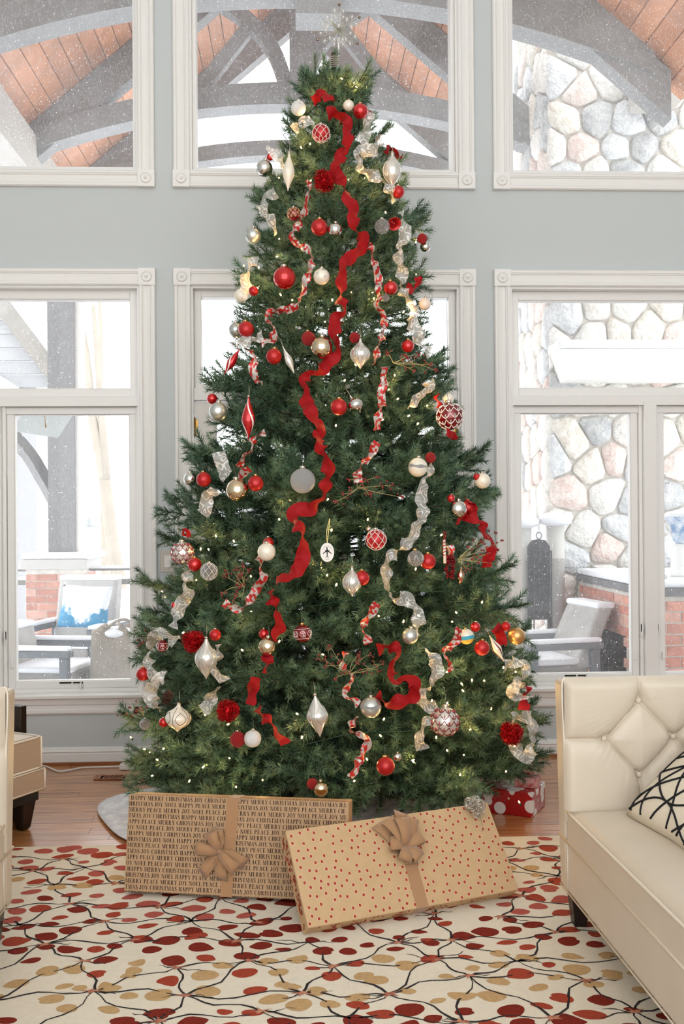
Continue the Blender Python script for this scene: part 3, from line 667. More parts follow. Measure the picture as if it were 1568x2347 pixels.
# neighbouring gable
YN = 15; hs = tag(empty('neighbour_house'), 'white sided house gable with broad rake board beyond the left window', 'house')
pa, pb = atY(-260, 385, YN), atY(128, 888, YN); zg = pb.z
n = 9
for i in range(n):                                      # lap siding courses
    za = zg+(pa.z-zg)*i/n*.55; zb_ = zg+(pa.z-zg)*(i+1)/n*.55-.01
    xr = lambda z: pb.x+(pa.x-pb.x)*(z-pb.z)/(pa.z-pb.z)
    mb = MB(); mb.hexa([(pa.x, YN-.02, za), (xr(za), YN-.02, za), (xr(za), YN+.05, za), (pa.x, YN+.05, za), (pa.x, YN, zb_), (xr(zb_), YN, zb_), (xr(zb_), YN+.05, zb_), (pa.x, YN+.05, zb_)]); mb.build('siding_board', mat('white lap siding', srgb(170, 170, 172), .7), hs)
d = (pb-pa).normalized()
mb = MB(); mb.bar(pa+Vector((0, -.1, 0)), pb+d*.05+Vector((0, -.1, 0)), .18, .30, (0, 1, 0)); mb = MB(); mb.prism([pa, pb+d*.1, pb+d*.1+Vector((.27, 0, .04)), pa+Vector((.27, 0, .1))], (0, -.16, 0)); mb.build('rake_board', mat('weathered rake', srgb(150, 145, 138), .7, vary=(4, .15)), hs)
mb = MB(); e = pb+d*.1; mb.prism([pa+Vector((.27, -.2, .1)), e+Vector((.27, -.2, .04)), e+Vector((.33, -.2, .10)), pa+Vector((.33, -.2, .2))], (0, .6, 0)); mb.build('roof_snow', M_snow, hs)
e = atY(-30, 842, YN); g = atY(44, 888, YN)
mb = MB(); mb.prism([e, g, g+Vector((0, 0, -.2)), e+Vector((0, 0, -.7))], (0, -.6, 0)); mb.build('porch_snow', M_snow, hs)
mb = MB(); mb.box(pa.x, pb.x-.3, YN+.05, YN+1, ZD-.5, zg); mb.build('house_wall', mat('white lap siding', (1, 1, 1)), hs)
# square porch lamp on a side arm
p = atY(100, 966, 6.9); lp = thing('porch_lamp', 'square white porch lamp with pull chain seen through left window', 'lamp', p); lp.rotation_euler = (R(-30), R(6), R(34))
s = .16; mb = MB(); mb.hexa([(-s, -s, 0), (s, -s, 0), (s, s, 0), (-s, s, 0), (-s*.96, -s*.96, .02), (s*.96, -s*.96, .02), (s*.96, s*.96, .02), (-s*.96, s*.96, .02)]); mb.build('shade', mat('pale lamp shade', srgb(200, 204, 202), .6), lp)
mb = MB(); mb.hexa([(-s*1.08, -s*1.08, .02), (s*1.08, -s*1.08, .02), (s*1.08, s*1.08, .02), (-s*1.08, s*1.08, .02), (-s*.9, -s*.9, .07), (s*.9, -s*.9, .07), (s*.9, s*.9, .07), (-s*.9, s*.9, .07)]); mb.build('rim', mat('white lamp rim', srgb(240, 240, 238), .5), lp)
mb = MB(); mb.tube([(-.02, -.07, 0), (-.02, -.07, -.07)], .0025, 6); mb.tube([(-.02, -.07, -.065), (-.02, -.07, -.10)], [.004, .007], 8); mb.build('pull_chain', M_brass, lp)
mb = MB(); mb.tube([(0, 0, .06), (-.4, .27, .08), (-1.4, .94, .2)], .014, 8); mb.build('arm', mat('white lamp rim', (1, 1, 1)), lp)
# ================================================================== RUG
ZRUG = 0.008; YR1 = 4.212
M_rug = mat('cream wool rug', srgb(240, 229, 208), .95, spec=.1, vary=(60, .05), bump=(420, .5, .004), sheen=.2)
mb = MB(); mb.box(-2.1, 2.3, -.4, YR1, 0.0006, ZRUG)
rug = tag(mb.build('area_rug', M_rug), 'cream rug with dark red and tan leaves on black twigs', 'rug')
rr = random.Random(3)
LC = {'dark_red_leaves': srgb(138, 50, 38), 'rust_leaves': srgb(176, 76, 56), 'rose_leaves': srgb(190, 98, 86), 'tan_leaves': srgb(208, 172, 124)}
LM = {k: MB() for k in LC}; twig = MB(); node = MB()
zl = ZRUG+.0006
def blob(mb, x, y, w, h, a, kind):
    n = 20; P = []; f1, f2 = rr.uniform(0, 6), rr.uniform(0, 6)
    for k in range(n):
        t = 2*PI*k/n; r = 1+.05*math.sin(2*t+f1)+.045*math.sin(3*t+f2)+rr.uniform(-.015, .015)
        u, v = math.cos(t)*r, math.sin(t)*r
        if kind == 1: v *= (1-.55*max(u, 0)**1.5); u *= 1.12 if u > 0 else 1       # teardrop
        if kind == 2: v += .45*(u*u)-.2                                            # kidney
        if kind == 3 and u > 0: u *= 1-.28*math.exp(-(v/.28)**2)                   # notched apple
        u *= w/2; v *= h/2
        P.append((x+u*math.cos(a)-v*math.sin(a), y+u*math.sin(a)+v*math.cos(a), zl))
    c = mb.V((x, y, zl+.0009)); ix = [mb.V(p) for p in P]
    for k in range(n): mb.f.append([ix[k], ix[(k+1) % n], c])
def bandcol(y):
    t = (4.2-y)
    if 2.80 < y < 3.10 or 3.72 < y < 3.86: return 'tan_leaves' if rr.random() < .82 else 'rust_leaves'
    if y > 3.86: return rr.choice(('rose_leaves', 'rust_leaves', 'rose_leaves'))
    if y > 3.4: return rr.choice(('rust_leaves', 'dark_red_leaves', 'rose_leaves'))
    return rr.choice(('dark_red_leaves', 'dark_red_leaves', 'dark_red_leaves', 'rust_leaves'))
taken = []
tries = 0
while tries < 14000:
    tries += 1
    x, y = rr.uniform(-1.75, 1.75), rr.uniform(1.5, YR1-.02)
    if any((x-a)**2+((y-b)*1.0)**2 < .076**2 for a, b in taken[-900:]): continue
    taken.append((x, y)); w = rr.uniform(.045, .088); h = w*rr.uniform(.55, .95)
    blob(LM[bandcol(y)], x, y, w, h, rr.uniform(-.5, .5)+(PI if rr.random() < .5 else 0), rr.choice((0, 0, 1, 1, 2, 3)))
for k, m_ in LM.items():
    if m_.f: tag(m_.build(k, mat('rug '+k, LC[k], .95, spec=.1, vary=(90, .14), bump=(420, .5, .004)), rug), kind='stuff')
def twigline(a, b, w0, w1):
    a, b = Vector(a), Vector(b); n = 7; d = (b-a); pn = Vector((-d.y, d.x)).normalized(); L_ = []; R_ = []
    ph = rr.uniform(0, 6); am = d.length*.10
    for i in range(n+1):
        t = i/n; c = a+d*t+pn*am*math.sin(PI*t*1.7+ph)*math.sin(PI*t)+pn*rr.uniform(-.003, .003); w = w0+(w1-w0)*t+rr.uniform(-.0008, .0012)
        L_.append((c.x+pn.x*w, c.y+pn.y*w, zl+.0004)); R_.append((c.x-pn.x*w, c.y-pn.y*w, zl+.0004))
    twig.strip(L_, R_)
gx, gy = .27, .17; nodes = {}
for i in range(-8, 9):
    for j in range(0, 20):
        nodes[i, j] = (i*gx+(gx/2 if j % 2 else 0)+rr.uniform(-.06, .06), 1.2+j*gy+rr.uniform(-.05, .05))
for (i, j), p in nodes.items():
    if p[1] > YR1-.03: continue
    for q in ((i+1, j), (i, j+1), (i-1 if j % 2 == 0 else i+1, j+1)):
        if q in nodes and nodes[q][1] < YR1-.01 and rr.random() < .82: twigline(p, nodes[q], .0042, .0018)
    for _ in range(2):
        a = rr.uniform(-.5, .5)+(PI if rr.random() < .5 else 0); l = rr.uniform(.05, .11)
        e = (p[0]+math.cos(a)*l, p[1]+math.sin(a)*l)
        if e[1] < YR1-.01: twigline(p, e, .0032, .0008)
    if rr.random() < .8:                                 # reddish joints
        n = 10; c = node.V((p[0], p[1], zl+.0012)); ix = []
        for k in range(n):
            t = 2*PI*k/n; r = (.030 if k % 2 else .012)*rr.uniform(.4, 1.2); ix.append(node.V((p[0]+r*math.cos(t)*1.3, p[1]+r*math.sin(t)*.75, zl+.0007)))
        for k in range(n): node.f.append([ix[k], ix[(k+1) % n], c])
tag(twig.build('twig_lines', mat('rug charcoal', srgb(58, 54, 54), .95, spec=.1, bump=(420, .5, .004)), rug), kind='stuff')
tag(node.build('twig_joints', mat('rug joint', srgb(164, 92, 78), .95, spec=.1, vary=(60, .3, srgb(205, 150, 120))), rug), kind='stuff')

# ================================================================== SOFAS
M_leather = mat('ivory leather', srgb(222, 209, 190), .36, spec=.45, vary=(5, .05), bump=(210, .07, .0015))
M_pipe = mat('ivory piping', srgb(234, 223, 206), .4)
M_espresso = mat('espresso wood', srgb(38, 29, 26), .35, vary=(12, .3))
def seg_d(px, pz, a, b):
    ax, az = a; bx, bz = b; dx, dz = bx-ax, bz-az; t = max(0, min(1, ((px-ax)*dx+(pz-az)*dz)/(dx*dx+dz*dz+1e-12)))
    return math.hypot(px-ax-dx*t, pz-az-dz*t)
def sofa(lab, O, ang, mir, length=2.1):
    """O: outer front far corner on the floor; u into the sofa, v towards the camera"""
    u = Vector((math.cos(ang), math.sin(ang), 0))*mir; v = Vector((math.sin(ang)*1.0, -math.cos(ang), 0))
    if mir < 0: u = Vector((-math.cos(ang), -math.sin(ang), 0))
    M3 = Matrix(((u.x, v.x, 0, 0), (u.y, v.y, 0, 0), (0, 0, 1, 0), (0, 0, 0, 1)))
    t = thing('leather_sofa', lab, 'sofa', (O.x, O.y, ZRUG), group='pair of facing leather sofas')
    def nb(): m = MB(); m.M = M3; return m
    zb, zw, zs, za, at, dep = .125, .292, .392, .822, .095, .92
    m = nb(); m.box(0, dep, 0, length, zb, zw); m.build('base', M_leather, t, bevel=.008)
    # long seat cushion with crown
    m = nb(); n1, n2 = 14, 30; P = []
    for i in range(n1+1):
        row = []
        for j in range(n2+1):
            a, b = i/n1, j/n2; e = min(1, 6*min(a, 1-a+.3, b*2.5, (1-b)*2.5)); row.append((-.004+.70*a, at+.006+(length-2*at-.012)*b, zs+.035*math.sqrt(max(0, e))*.6+.012*math.sin(PI*b)*math.sin(PI*min(1, a*1.2))))
        P.append(row)
    m.grid(P)
    low = [[(p[0], p[1], zw+.002) for p in (P[i][0] for i in range(n1+1))]]
    ring_ = [P[0][j] for j in range(n2+1)]
    m.grid([[(p[0], p[1], z if z < .5 else p[2]) for p in ring_] for z in (zw+.002, zw+.05, 9)])
    m.grid([[(p[0], p[1], z if z < .5 else p[2]) for p in (P[i][0] for i in range(n1+1))] for z in (zw+.002, 9)])
    m.grid([[(p[0], p[1], z if z < .5 else p[2]) for p in (P[i][n2] for i in range(n1+1))] for z in (zw+.002, 9)])
    sc_ = m.build('seat_cushion', M_leather, t, smooth=False)
    for f in sc_.data.polygons: f.use_smooth = abs(f.normal.z) > .5
    m = nb(); m.tube([(p[0]-.001, p[1], p[2]) for p in ring_], .0048, 8); m.tube([(p[0]-.001, p[1], p[2]+.001) for p in (P[i][0] for i in range(n1+1))], .0045, 8); m.build('piping', M_pipe, sc_, smooth=True)
    m = nb(); m.tube([(-.003, .0, zw), (-.004, length, zw)], .0048, 8); m.tube([(-.003, .012, zb+.002), (-.003, length-.012, zb+.002)], .003, 6); m.tube([(-.002, at, zb), (-.002, at, zw)], .0022, 6); m.build('welt', M_pipe, t, smooth=True)
    # arms, tufted on the inside
    for k, (v0, s) in enumerate(((0.0, 1), (length, -1))):
        m = nb(); m.hexa([(0, v0, zb+.01), (dep, v0, zb+.01), (dep, v0+s*(at-.02), zb+.01), (0, v0+s*(at-.02), zb+.01), (-.014, v0-s*.006, za-.012), (dep, v0-s*.006, za-.012), (dep, v0+s*(at-.02), za-.012), (-.014, v0+s*(at-.02), za-.012)])
        arm = m.build('arm', M_leather, t, bevel=.012, seg=3)
        # button lattice; measured on the far arm
        du, dz = .117, .122; bt = []
        for r_ in range(3):
            for c_ in range(-1, 8):
                uu = .125+c_*du*2+(du if r_ % 2 == 0 else 0) if False else .128+c_*2*du+(du if r_ != 1 else 0)
                zz = .745-r_*dz
                if .02 < uu < dep-.05: bt.append((uu, zz, r_))
        segs = []
        for (a, b, r_) in bt:
            for (c, d, r2) in bt:
                if r2 == r_+1 and abs(abs(a-c)-du) < .01: segs.append(((a, b), (c, d)))
            if r_ == 0: segs.append(((a, b), (a, za)))
            if r_ == 2: segs.append(((a, b), (a, .36)))
        first = min((b for b in bt if b[2] == 1), key=lambda b: b[0]); segs.append(((first[0], first[1]), (0, first[1]+.002)))
        nu, nz = (230, 120) if k == 0 and mir > 0 else (70, 36); P = []
        for i in range(nu+1):
            row = []
            for j in range(nz+1):
                a = -.008+(dep-.10)*i/nu if k == 0 else (dep-.10)*i/nu; z = .36+(za-.36)*j/nz
                d = min(seg_d(a, z, *q) for q in segs); db = min(math.hypot(a-b[0], z-b[1]) for b in bt)
                h = .024*(1-math.exp(-d/.030))+.013*(1-math.exp(-d/.0035))-.020*math.exp(-(db/.020)**2)
                h += .0012*math.sin(60*math.atan2(z-bt[0][1], a-bt[0][0]))*math.exp(-db/.05)
                eu = min(1, (a+.012)/.03); ez = min(1, (za-z+.002)/.035); ed = math.sqrt(max(0, eu*(2-eu)))*math.sqrt(max(0, ez*(2-ez)))
                row.append((a, v0+s*(at-.03+(.014+h)*ed), z+(.004 if j == nz else 0)))
            P.append(row)
        m = nb(); m.grid(P); pad = m.build('tufted_pad', M_leather, t, smooth=True)
        for a, b, r_ in bt:
            m = nb(); m.ball((a, v0+s*(at-.015), b), .0095, 14, 8, 1, .6, 1); m.build('button', M_leather, pad, smooth=True)
        if k == 0:
            m = nb(); m.tube(smoothpath([(-.004, v0+at-.012, .36), (-.007, v0+at-.012, .6), (-.012, v0+at-.014, za-.02), (.01, v0+at-.02, za)], 5), .0035, 6); m.build('arm_piping', M_pipe, arm, smooth=True)
    m = nb(); m.box(dep-.20, dep, at-.02, length-at+.02, zb+.01, za-.005); m.build('backrest', M_leather, t, bevel=.02, seg=3)
    for a, b in ((.05, .045), (dep-.05, .045), (.05, length-.05), (dep-.05, length-.05)):
        m = nb(); q = lambda w, z, o: [(a-w+o, b-w, z), (a+w+o, b-w, z), (a+w+o, b+w, z), (a-w+o, b+w, z)]
        m.hexa(q(.021, 0, 0)+q(.034, zb+.005, 0)); m.build('leg', M_espresso, t, bevel=.003)
    return t, M3
O = atY(1284, 2040, 3.34)
sofaR, MR = sofa('ivory leather sofa on the right with tufted arm and patterned cushion', O, R(1.83), 1)
OL = atY(28, 2040, 3.31)
sofaL, ML = sofa('ivory leather sofa cut off by the left picture edge', OL, R(-.6), -1)
# cushion with black loops
A = atZ(1434, 1866, .428); B = atZ(1566, 1957, .42); e1 = (B-A).normalized()
uu = Vector((math.cos(R(1.83)), math.sin(R(1.83)), 0)); e2 = (uu*.77+Vector((0, 0, .66))); e2 = (e2-e1*e2.dot(e1)).normalized(); e3 = e2.cross(e1)
if e3.y > 0 or e3.x > 0.3: e3 = e3 if e3.dot(EYE-A) > 0 else -e3
S = .54
def pil(s, t, sg, off=0):                                 # s,t in 0..1
    a, b = s*2-1, t*2-1; th = .062*((1-a**4)*(1-b**4))**.55*(1 if sg > 0 else .8)
    pin = .045
    return A+e1*(S*(s+pin*a*-(1-abs(b))*.6))+e2*(S*(t+pin*b*-(1-abs(a))*.6))+e3*(sg*(th+off)+.0)
mb = MB(); n = 26
for sg in (1, -1): mb.grid([[pil(i/n, j/n, sg) for j in range(n+1)] for i in range(n+1)])
cu = tag(mb.build('throw_pillow', mat('cream woven cotton', srgb(240, 228, 206), .9, bump=(240, .8, .003)), smooth=True), 'cream square cushion with looping black lines on the sofa', 'cushion')
mb = MB()
for k in range(17):
    fam = k % 4; c = (k//4+.5)/6.5; ph = rr.uniform(0, 6); am = rr.uniform(.06, .12); fr = rr.uniform(.9, 1.5); pts = []
    for i in range(41):
        q = i/40; w = am*math.sin(2*PI*fr*q+ph)
        if fam == 0: s_, t_ = q, c+w
        elif fam == 1: s_, t_ = c+w, q
        elif fam == 2: s_, t_ = q*.9+.05, (c-.5)*1.5+q*.9+w*.6
        else: s_, t_ = q*.9+.05, (c+.5)*1.3-q*.9+w*.6
        if .015 < s_ < .985 and .015 < t_ < .985: pts.append(pil(s_, t_, 1, .0012))
        else:
            if len(pts) > 3: mb.tube(pts, .0034, 5)
            pts = []
    if len(pts) > 3: mb.tube(pts, .0034, 5)
mb.build('embroidery', mat('black embroidery yarn', srgb(26, 25, 28), .9), cu, smooth=True)

# ================================================================== ARMCHAIR AT THE LEFT
M_tan = mat('tan chair fabric', srgb(184, 162, 140), .9, bump=(330, .5, .002))
M_tantop = mat('pale chair piping', srgb(240, 230, 216), .7)
c0 = atZ(88, 1898, 0); a1 = Vector((-.50, -.866, 0)); b1 = Vector((-.866, .50, 0))
MA = Matrix(((a1.x, b1.x, 0, 0), (a1.y, b1.y, 0, 0), (0, 0, 1, 0), (0, 0, 0, 1)))
ac = thing('armchair', 'tan cushioned armchair with dark tapered legs behind the left sofa', 'armchair', (c0.x, c0.y, 0))
def nb(): m = MB(); m.M = MA; return m
m = nb(); m.box(-.012, .66, -.012, .66, .268, .405); ch_c = m.build('seat_cushion', M_tan, ac, bevel=.012, seg=3)
m = nb(); m.hexa([(0, 0, .404), (.65, 0, .404), (.65, .65, .404), (0, .65, .404), (.08, .08, .425), (.57, .08, .425), (.57, .57, .425), (.08, .57, .425)]); m.build('cushion_top', mat('cream chair top', srgb(238, 228, 212), .85, bump=(330, .4, .002)), ch_c, bevel=.02, seg=3)
m = nb()
for z in (.404, .270): m.tube([(.65, -.012, z), (.02, -.012, z), (-.006, -.006, z), (-.012, .02, z), (-.012, .65, z)], .0045, 8)
m.tube([(-.010, -.010, .27), (-.010, -.010, .404)], .0045, 8); m.build('piping', M_tantop, ch_c, smooth=True)
m = nb(); m.box(-.02, .66, -.02, .66, .172, .264); ba = m.build('seat_base', M_tan, ac, bevel=.008)
m = nb()
for z in (.262, .174): m.tube([(.66, -.02, z), (-.02, -.02, z), (-.02, .66, z)], .0042, 8)
m.tube([(-.02, -.02, .174), (-.02, -.02, .262)], .0042, 8); m.build('piping', M_tantop, ba, smooth=True)
m = nb(); m.box(-.002, .64, -.002, .64, .125, .172); m.build('apron', M_espresso, ac, bevel=.003)
for x, y in ((.045, .045), (.6, .045), (.045, .6), (.6, .6)):
    m = nb(); q = lambda w, z: [(x-w, y-w, z), (x+w, y-w, z), (x+w, y+w, z), (x-w, y+w, z)]
    m.hexa(q(.024, 0.012)+q(.040, .126)); m.hexa(q(.017, 0)+q(.024, .012)); m.build('leg', M_espresso, ac, bevel=.006)
pk = atY(37, 1640, 4.95)
m = nb(); m.box(-.065, -.028, .13, .66, .0, .52); m.build('back_panel', M_espresso, ac, bevel=.004)

# ================================================================== FLOOR THINGS
# power strip and white cord
pts = [atZ(60, 1752, .006), atZ(100, 1755, .006), atZ(128, 1766, .006), atZ(142, 1768, .006), atZ(165, 1764, .006), atZ(190, 1759.5, .006), atZ(230, 1758, .006), atZ(276, 1757, .008)]
mb = MB(); mb.tube(smoothpath(pts, 8), .0048, 8); tag(mb.build('extension_cable', mat('white cord', srgb(236, 230, 222), .5), smooth=True), 'white power cord lying along the floor by the baseboard', 'cord')
p = atZ(276, 1762, 0); ps = thing('power_strip', 'white power strip with red switch on the floor by baseboard', 'power strip', (p.x, p.y-.01, 0), R(-1))
mb = MB(); mb.box(0, .30, -.03, .03, 0, .032); mb.build('housing', mat('white plastic', srgb(238, 234, 228), .4), ps, bevel=.008, seg=3)
mb = MB(); mb.box(.028, .048, -.012, .012, .03, .038); mb.build('switch', mat('red switch', srgb(150, 36, 48), .4), ps, bevel=.002)
mb = MB()
for k in range(5): mb.box(.075+k*.045, .10+k*.045, -.013, .013, .0315, .0325)
mb.build('outlets', mat('outlet grey', srgb(160, 154, 148), .5), ps)
# floor register
p = atZ(218, 1784, 0); vt = thing('floor_vent', 'brown slotted floor register let into the oak floor', 'floor vent', (p.x, p.y, .0))
M_reg = mat('stained register wood', srgb(158, 100, 62), .4)
w_ = atZ(345, 1780, 0).x-p.x
mb = MB(); mb.box(0, w_+.02, -.04, .05, .0004, .002); mb.build('cavity', M_dark, vt)
mb = MB(); mb.box(0, .03, -.04, .05, .001, .006); mb.box(w_-.01, w_+.02, -.04, .05, .001, .006); mb.box(.03, w_, .034, .05, .001, .006); mb.box(.03, w_, -.04, -.03, .001, .006); mb.box(w_*.53, w_*.53+.014, -.03, .04, .001, .006); mb.build('frame', M_reg, vt)
k = .042
while k < w_-.01:
    mb = MB(); mb.hexa([(k, -.03, .001), (k+.0065, -.03, .001), (k+.0135, .034, .001), (k+.007, .034, .001), (k, -.03, .006), (k+.0065, -.03, .006), (k+.0135, .034, .006), (k+.007, .034, .006)]); mb.build('slat', M_reg, vt); k += .0135
# ================================================================== GIFTS
KS = (H-ZRUG)/H
class Box3:
    """wrapped box leaning back: s along, t up the face, o outwards (towards the viewer)"""
    def __init__(s, x, y, a, phi, L, h, t, z0=ZRUG, k=KS):
        s.L, s.h, s.t = L*k, h*k, t*k
        s.e = Vector((math.cos(a), math.sin(a), 0)); b = Vector((-math.sin(a), math.cos(a), 0)); z = Vector((0, 0, 1))
        s.n = b*math.sin(phi)+z*math.cos(phi); s.o = -(b*math.cos(phi)-z*math.sin(phi))
        s.org = Vector((x*k, y*k, z0+max(0, s.t*math.sin(phi))))
    def M(s): return Matrix(((s.e.x, s.n.x, s.o.x, 0), (s.e.y, s.n.y, s.o.y, 0), (s.e.z, s.n.z, s.o.z, 0), (0, 0, 0, 1)))
def nbm(M): m = MB(); m.M = M; return m
def kraft(name, c): return mat(name, c, .62, spec=.3, vary=(30, .05), bump=(14, .12, .004))
def wrapped(name, lab, g, m):
    t = thing(name, lab, 'gift', tuple(g.org)); b = nbm(g.M())
    b.box(0, g.L, 0, g.h, -g.t, 0); bx = b.build('wrapped_box', m, t, bevel=.004, seg=2)
    # folded paper ends
    b = nbm(g.M())
    b.prism([(-.0012, .012, -g.t+.006), (-.0012, g.h-.012, -g.t+.006), (-.0012, g.h*.55, -g.t*.42), (-.0012, g.h*.45, -g.t*.42)], (-.0008, 0, 0)); b.build('end_fold', m, t)
    return t
def bow(par, M, c, loops, tails, w, m):
    """loops: (angle, length, lift); tails: (angle, length)"""
    c = Vector(c)
    for a, l, lift in loops:
        d = Vector((math.cos(a), math.sin(a), 0)); nrm = Vector((-d.y, d.x, 0)); pts = []
        for i in range(15):
            q = i/14*2*PI; r = l*(1-math.cos(q))/2; z = lift*(.25+.75*math.sin(q/2))+lift*.55*math.sin(q); pts.append((c+d*r+Vector((0, 0, max(.003, z))), w*(.35+.65*math.sin(q/2)**.7)))
        b = nbm(M); b.strip([p+nrm*ww/2 for p, ww in pts], [p-nrm*ww/2 for p, ww in pts]); b.build('bow_loop', m, par, smooth=True, solid=.0012)
    for a, l in tails:
        d = Vector((math.cos(a), math.sin(a), 0)); nrm = Vector((-d.y, d.x, 0)); Lp = []; Rp = []
        for i in range(9):
            q = i/8; p = c+d*l*q+Vector((0, 0, .006+.010*math.sin(PI*q)+.006*math.sin(3*PI*q))); ww = w*(.4+.6*min(1, q*2.5))
            cut = .010 if i == 8 else 0
            Lp.append(p+nrm*ww/2+d*cut); Rp.append(p-nrm*ww/2-d*cut*.4)
        b = nbm(M); b.strip(Lp, Rp); b.build('bow_tail', m, par, smooth=True, solid=.0012)
    b = nbm(M); b.ball(c+Vector((0, 0, .014)), w*.30, 12, 8, 1.1, .8, .7); b.build('knot', m, par, smooth=True)
def band(par, g, s0, s1, w, m):
    """flat ribbon round the box, s0 at the top edge, s1 at the bottom edge"""
    b = nbm(g.M()); k = .0014
    b.prism([(s0-w/2, g.h, 0), (s0+w/2, g.h, 0), (s1+w/2, 0, 0), (s1-w/2, 0, 0)], (0, 0, k)); b.prism([(s0-w/2, g.h, -g.t), (s0+w/2, g.h, -g.t), (s0+w/2, g.h, k), (s0-w/2, g.h, k)], (0, k, 0))
    b.prism([(s1-w/2, 0, -g.t), (s1+w/2, 0, -g.t), (s1+w/2, 0, k), (s1-w/2, 0, k)], (0, -k, 0)); b.build('ribbon_band', m, par)
M_jute = mat('kraft ribbon', srgb(176, 134, 96), .85, bump=(500, .5, .002), sheen=.3)
# ---- serif capitals drawn as polygons (unit cap height)
def rect(x0, y0, x1, y1): return [(x0, y0), (x1, y0), (x1, y1), (x0, y1)]
HL, ST = .06, .22
def stem(x): return [rect(x, 0, x+ST, 1), rect(x-.08, 0, x+ST+.08, HL), rect(x-.08, 1-HL, x+ST+.08, 1)]
def thin(x): return [rect(x, 0, x+HL, 1), rect(x-.11, 0, x+HL+.11, HL), rect(x-.11, 1-HL, x+HL+.11, 1)]
def diag(x0, y0, x1, y1, w): return [[(x0, y0), (x0+w, y0), (x1+w, y1), (x1, y1)]]
def arcring(cx, cy, rx, ry, ix, iy, a0, a1, n=14):
    out = []
    for k in range(n):
        p, q = a0+(a1-a0)*k/n, a0+(a1-a0)*(k+1)/n
        out.append([(cx+rx*math.cos(p), cy+ry*math.sin(p)), (cx+rx*math.cos(q), cy+ry*math.sin(q)), (cx+ix*math.cos(q), cy+iy*math.sin(q)), (cx+ix*math.cos(p), cy+iy*math.sin(p))])
    return out
def spath(pts, ws):
    out = []; P = smoothpath([(a, b, 0) for a, b in pts], 4); n = len(P); W = [ws[0]+(ws[1]-ws[0])*math.sin(PI*i/(n-1))**2 for i in range(n)]; L_ = []
    for i, p in enumerate(P):
        d = (P[min(i+1, n-1)]-P[max(i-1, 0)]).normalized(); nn = Vector((-d.y, d.x, 0)); L_.append((p+nn*W[i]/2, p-nn*W[i]/2))
    for i in range(n-1): out.append([(L_[i][0].x, L_[i][0].y), (L_[i+1][0].x, L_[i+1][0].y), (L_[i+1][1].x, L_[i+1][1].y), (L_[i][1].x, L_[i][1].y)])
    return out
GL = {
 'I': (stem(.09), .40), 'H': (stem(.09)+stem(.60)+[rect(.28, .48, .62, .48+HL)], .92),
 'E': (stem(.09)+[rect(.1, 1-HL, .68, 1), rect(.1, 0, .72, HL), rect(.28, .48, .52, .48+HL), rect(.49, .38, .53, .64), [(.68, 1), (.63, .97), (.68, .72)], [(.72, 0), (.66, .03), (.72, .30)]], .78),
 'L': (stem(.09)+[rect(.1, 0, .70, HL), [(.70, 0), (.63, .03), (.70, .34)]], .74),
 'T': ([rect(.28, 0, .48, 1), rect(.2, 0, .56, HL), rect(.02, 1-HL, .74, 1), [(.02, 1), (.08, .97), (.02, .70)], [(.74, 1), (.68, .97), (.74, .70)]], .78),
 'P': (stem(.09)+arcring(.33, .73, .38, .27, .17, .215, -PI/2, PI/2)+[rect(.25, .46, .34, .46+HL), rect(.25, 1-HL, .34, 1)], .76),
 'R': (stem(.09)+arcring(.33, .745, .37, .255, .16, .2, -PI/2, PI/2)+[rect(.25, .49, .34, .49+HL), rect(.25, 1-HL, .34, 1)]+diag(.62, 0, .34, .5, .2)+[rect(.62, 0, .90, HL)], .92),
 'C': (arcring(.45, .5, .42, .52, .20, .47, PI*.28, PI*1.72, 18)+[[(.72, .95), (.76, .95), (.76, .64)], [(.72, .10), (.76, .34), (.78, .18)]], .84),
 'O': (arcring(.46, .5, .43, .52, .22, .475, 0, 2*PI, 22), .92),
 'S': (spath([(.60, .80), (.44, .975), (.20, .93), (.13, .74), (.36, .53), (.58, .30), (.52, .07), (.26, .03), (.08, .22)], (.05, .20))+[[(.60, .97), (.64, .97), (.64, .66)], [(.07, .03), (.11, .03), (.07, .34)]], .72),
 'J': ([rect(.25, .18, .45, 1), rect(.16, 1-HL, .54, 1)]+arcring(.24, .18, .21, .22, .02, .16, -PI, 0, 8)+arcring(.08, .14, .08, .09, 0, 0, 0, 2*PI, 8), .56),
 'M': (thin(.12)+diag(.50, .0, .13, 1, .17)+diag(.50, 0, .86, 1, .06)+stem(.84), 1.16),
 'N': (thin(.12)+diag(.66, 0, .12, 1, .20)+thin(.78), .96),
 'A': (diag(.10, 0, .43, 1, .06)+diag(.60, 0, .38, 1, .20)+[rect(.24, .30, .66, .30+HL), rect(0, 0, .26, HL), rect(.52, 0, .90, HL)], .90),
 'Y': (diag(.32, .44, .06, 1, .20)+diag(.45, .44, .72, 1, .06)+[rect(.33, 0, .53, .46), rect(.24, 0, .62, HL), rect(-.02, 1-HL, .34, 1), rect(.60, 1-HL, .88, 1)], .86),
}
ROWS = [(w*4)[k:] for w, k in (('CHRISTMAS JOY NOEL HAPPY PEACE MERRY ', 1), ('MERRY PEACE MERRY JOY NOEL PEACE JOY ', 0), ('CHRISTMAS JOY CHRISTMAS HAPPY MERRY ', 5), ('HAPPY PEACE MERRY CHRISTMAS JOY NOEL ', 1), ('JOY NOEL PEACE JOY MERRY PEACE MERRY ', 1), (' HAPPY MERRY CHRISTMAS JOY CHRISTMAS', 0))]
g1 = Box3(-.6393, 3.6632, -.1907, .168, .8156, .3391, .1)
G1 = wrapped('text_gift', 'brown gift printed with black Christmas words, tied with brown bow', g1, kraft('printed kraft paper', srgb(190, 155, 118)))
lt = nbm(g1.M()); cap = .0148; pitch = .0206; sx = .0124
y = g1.h-.0045; r_ = 5
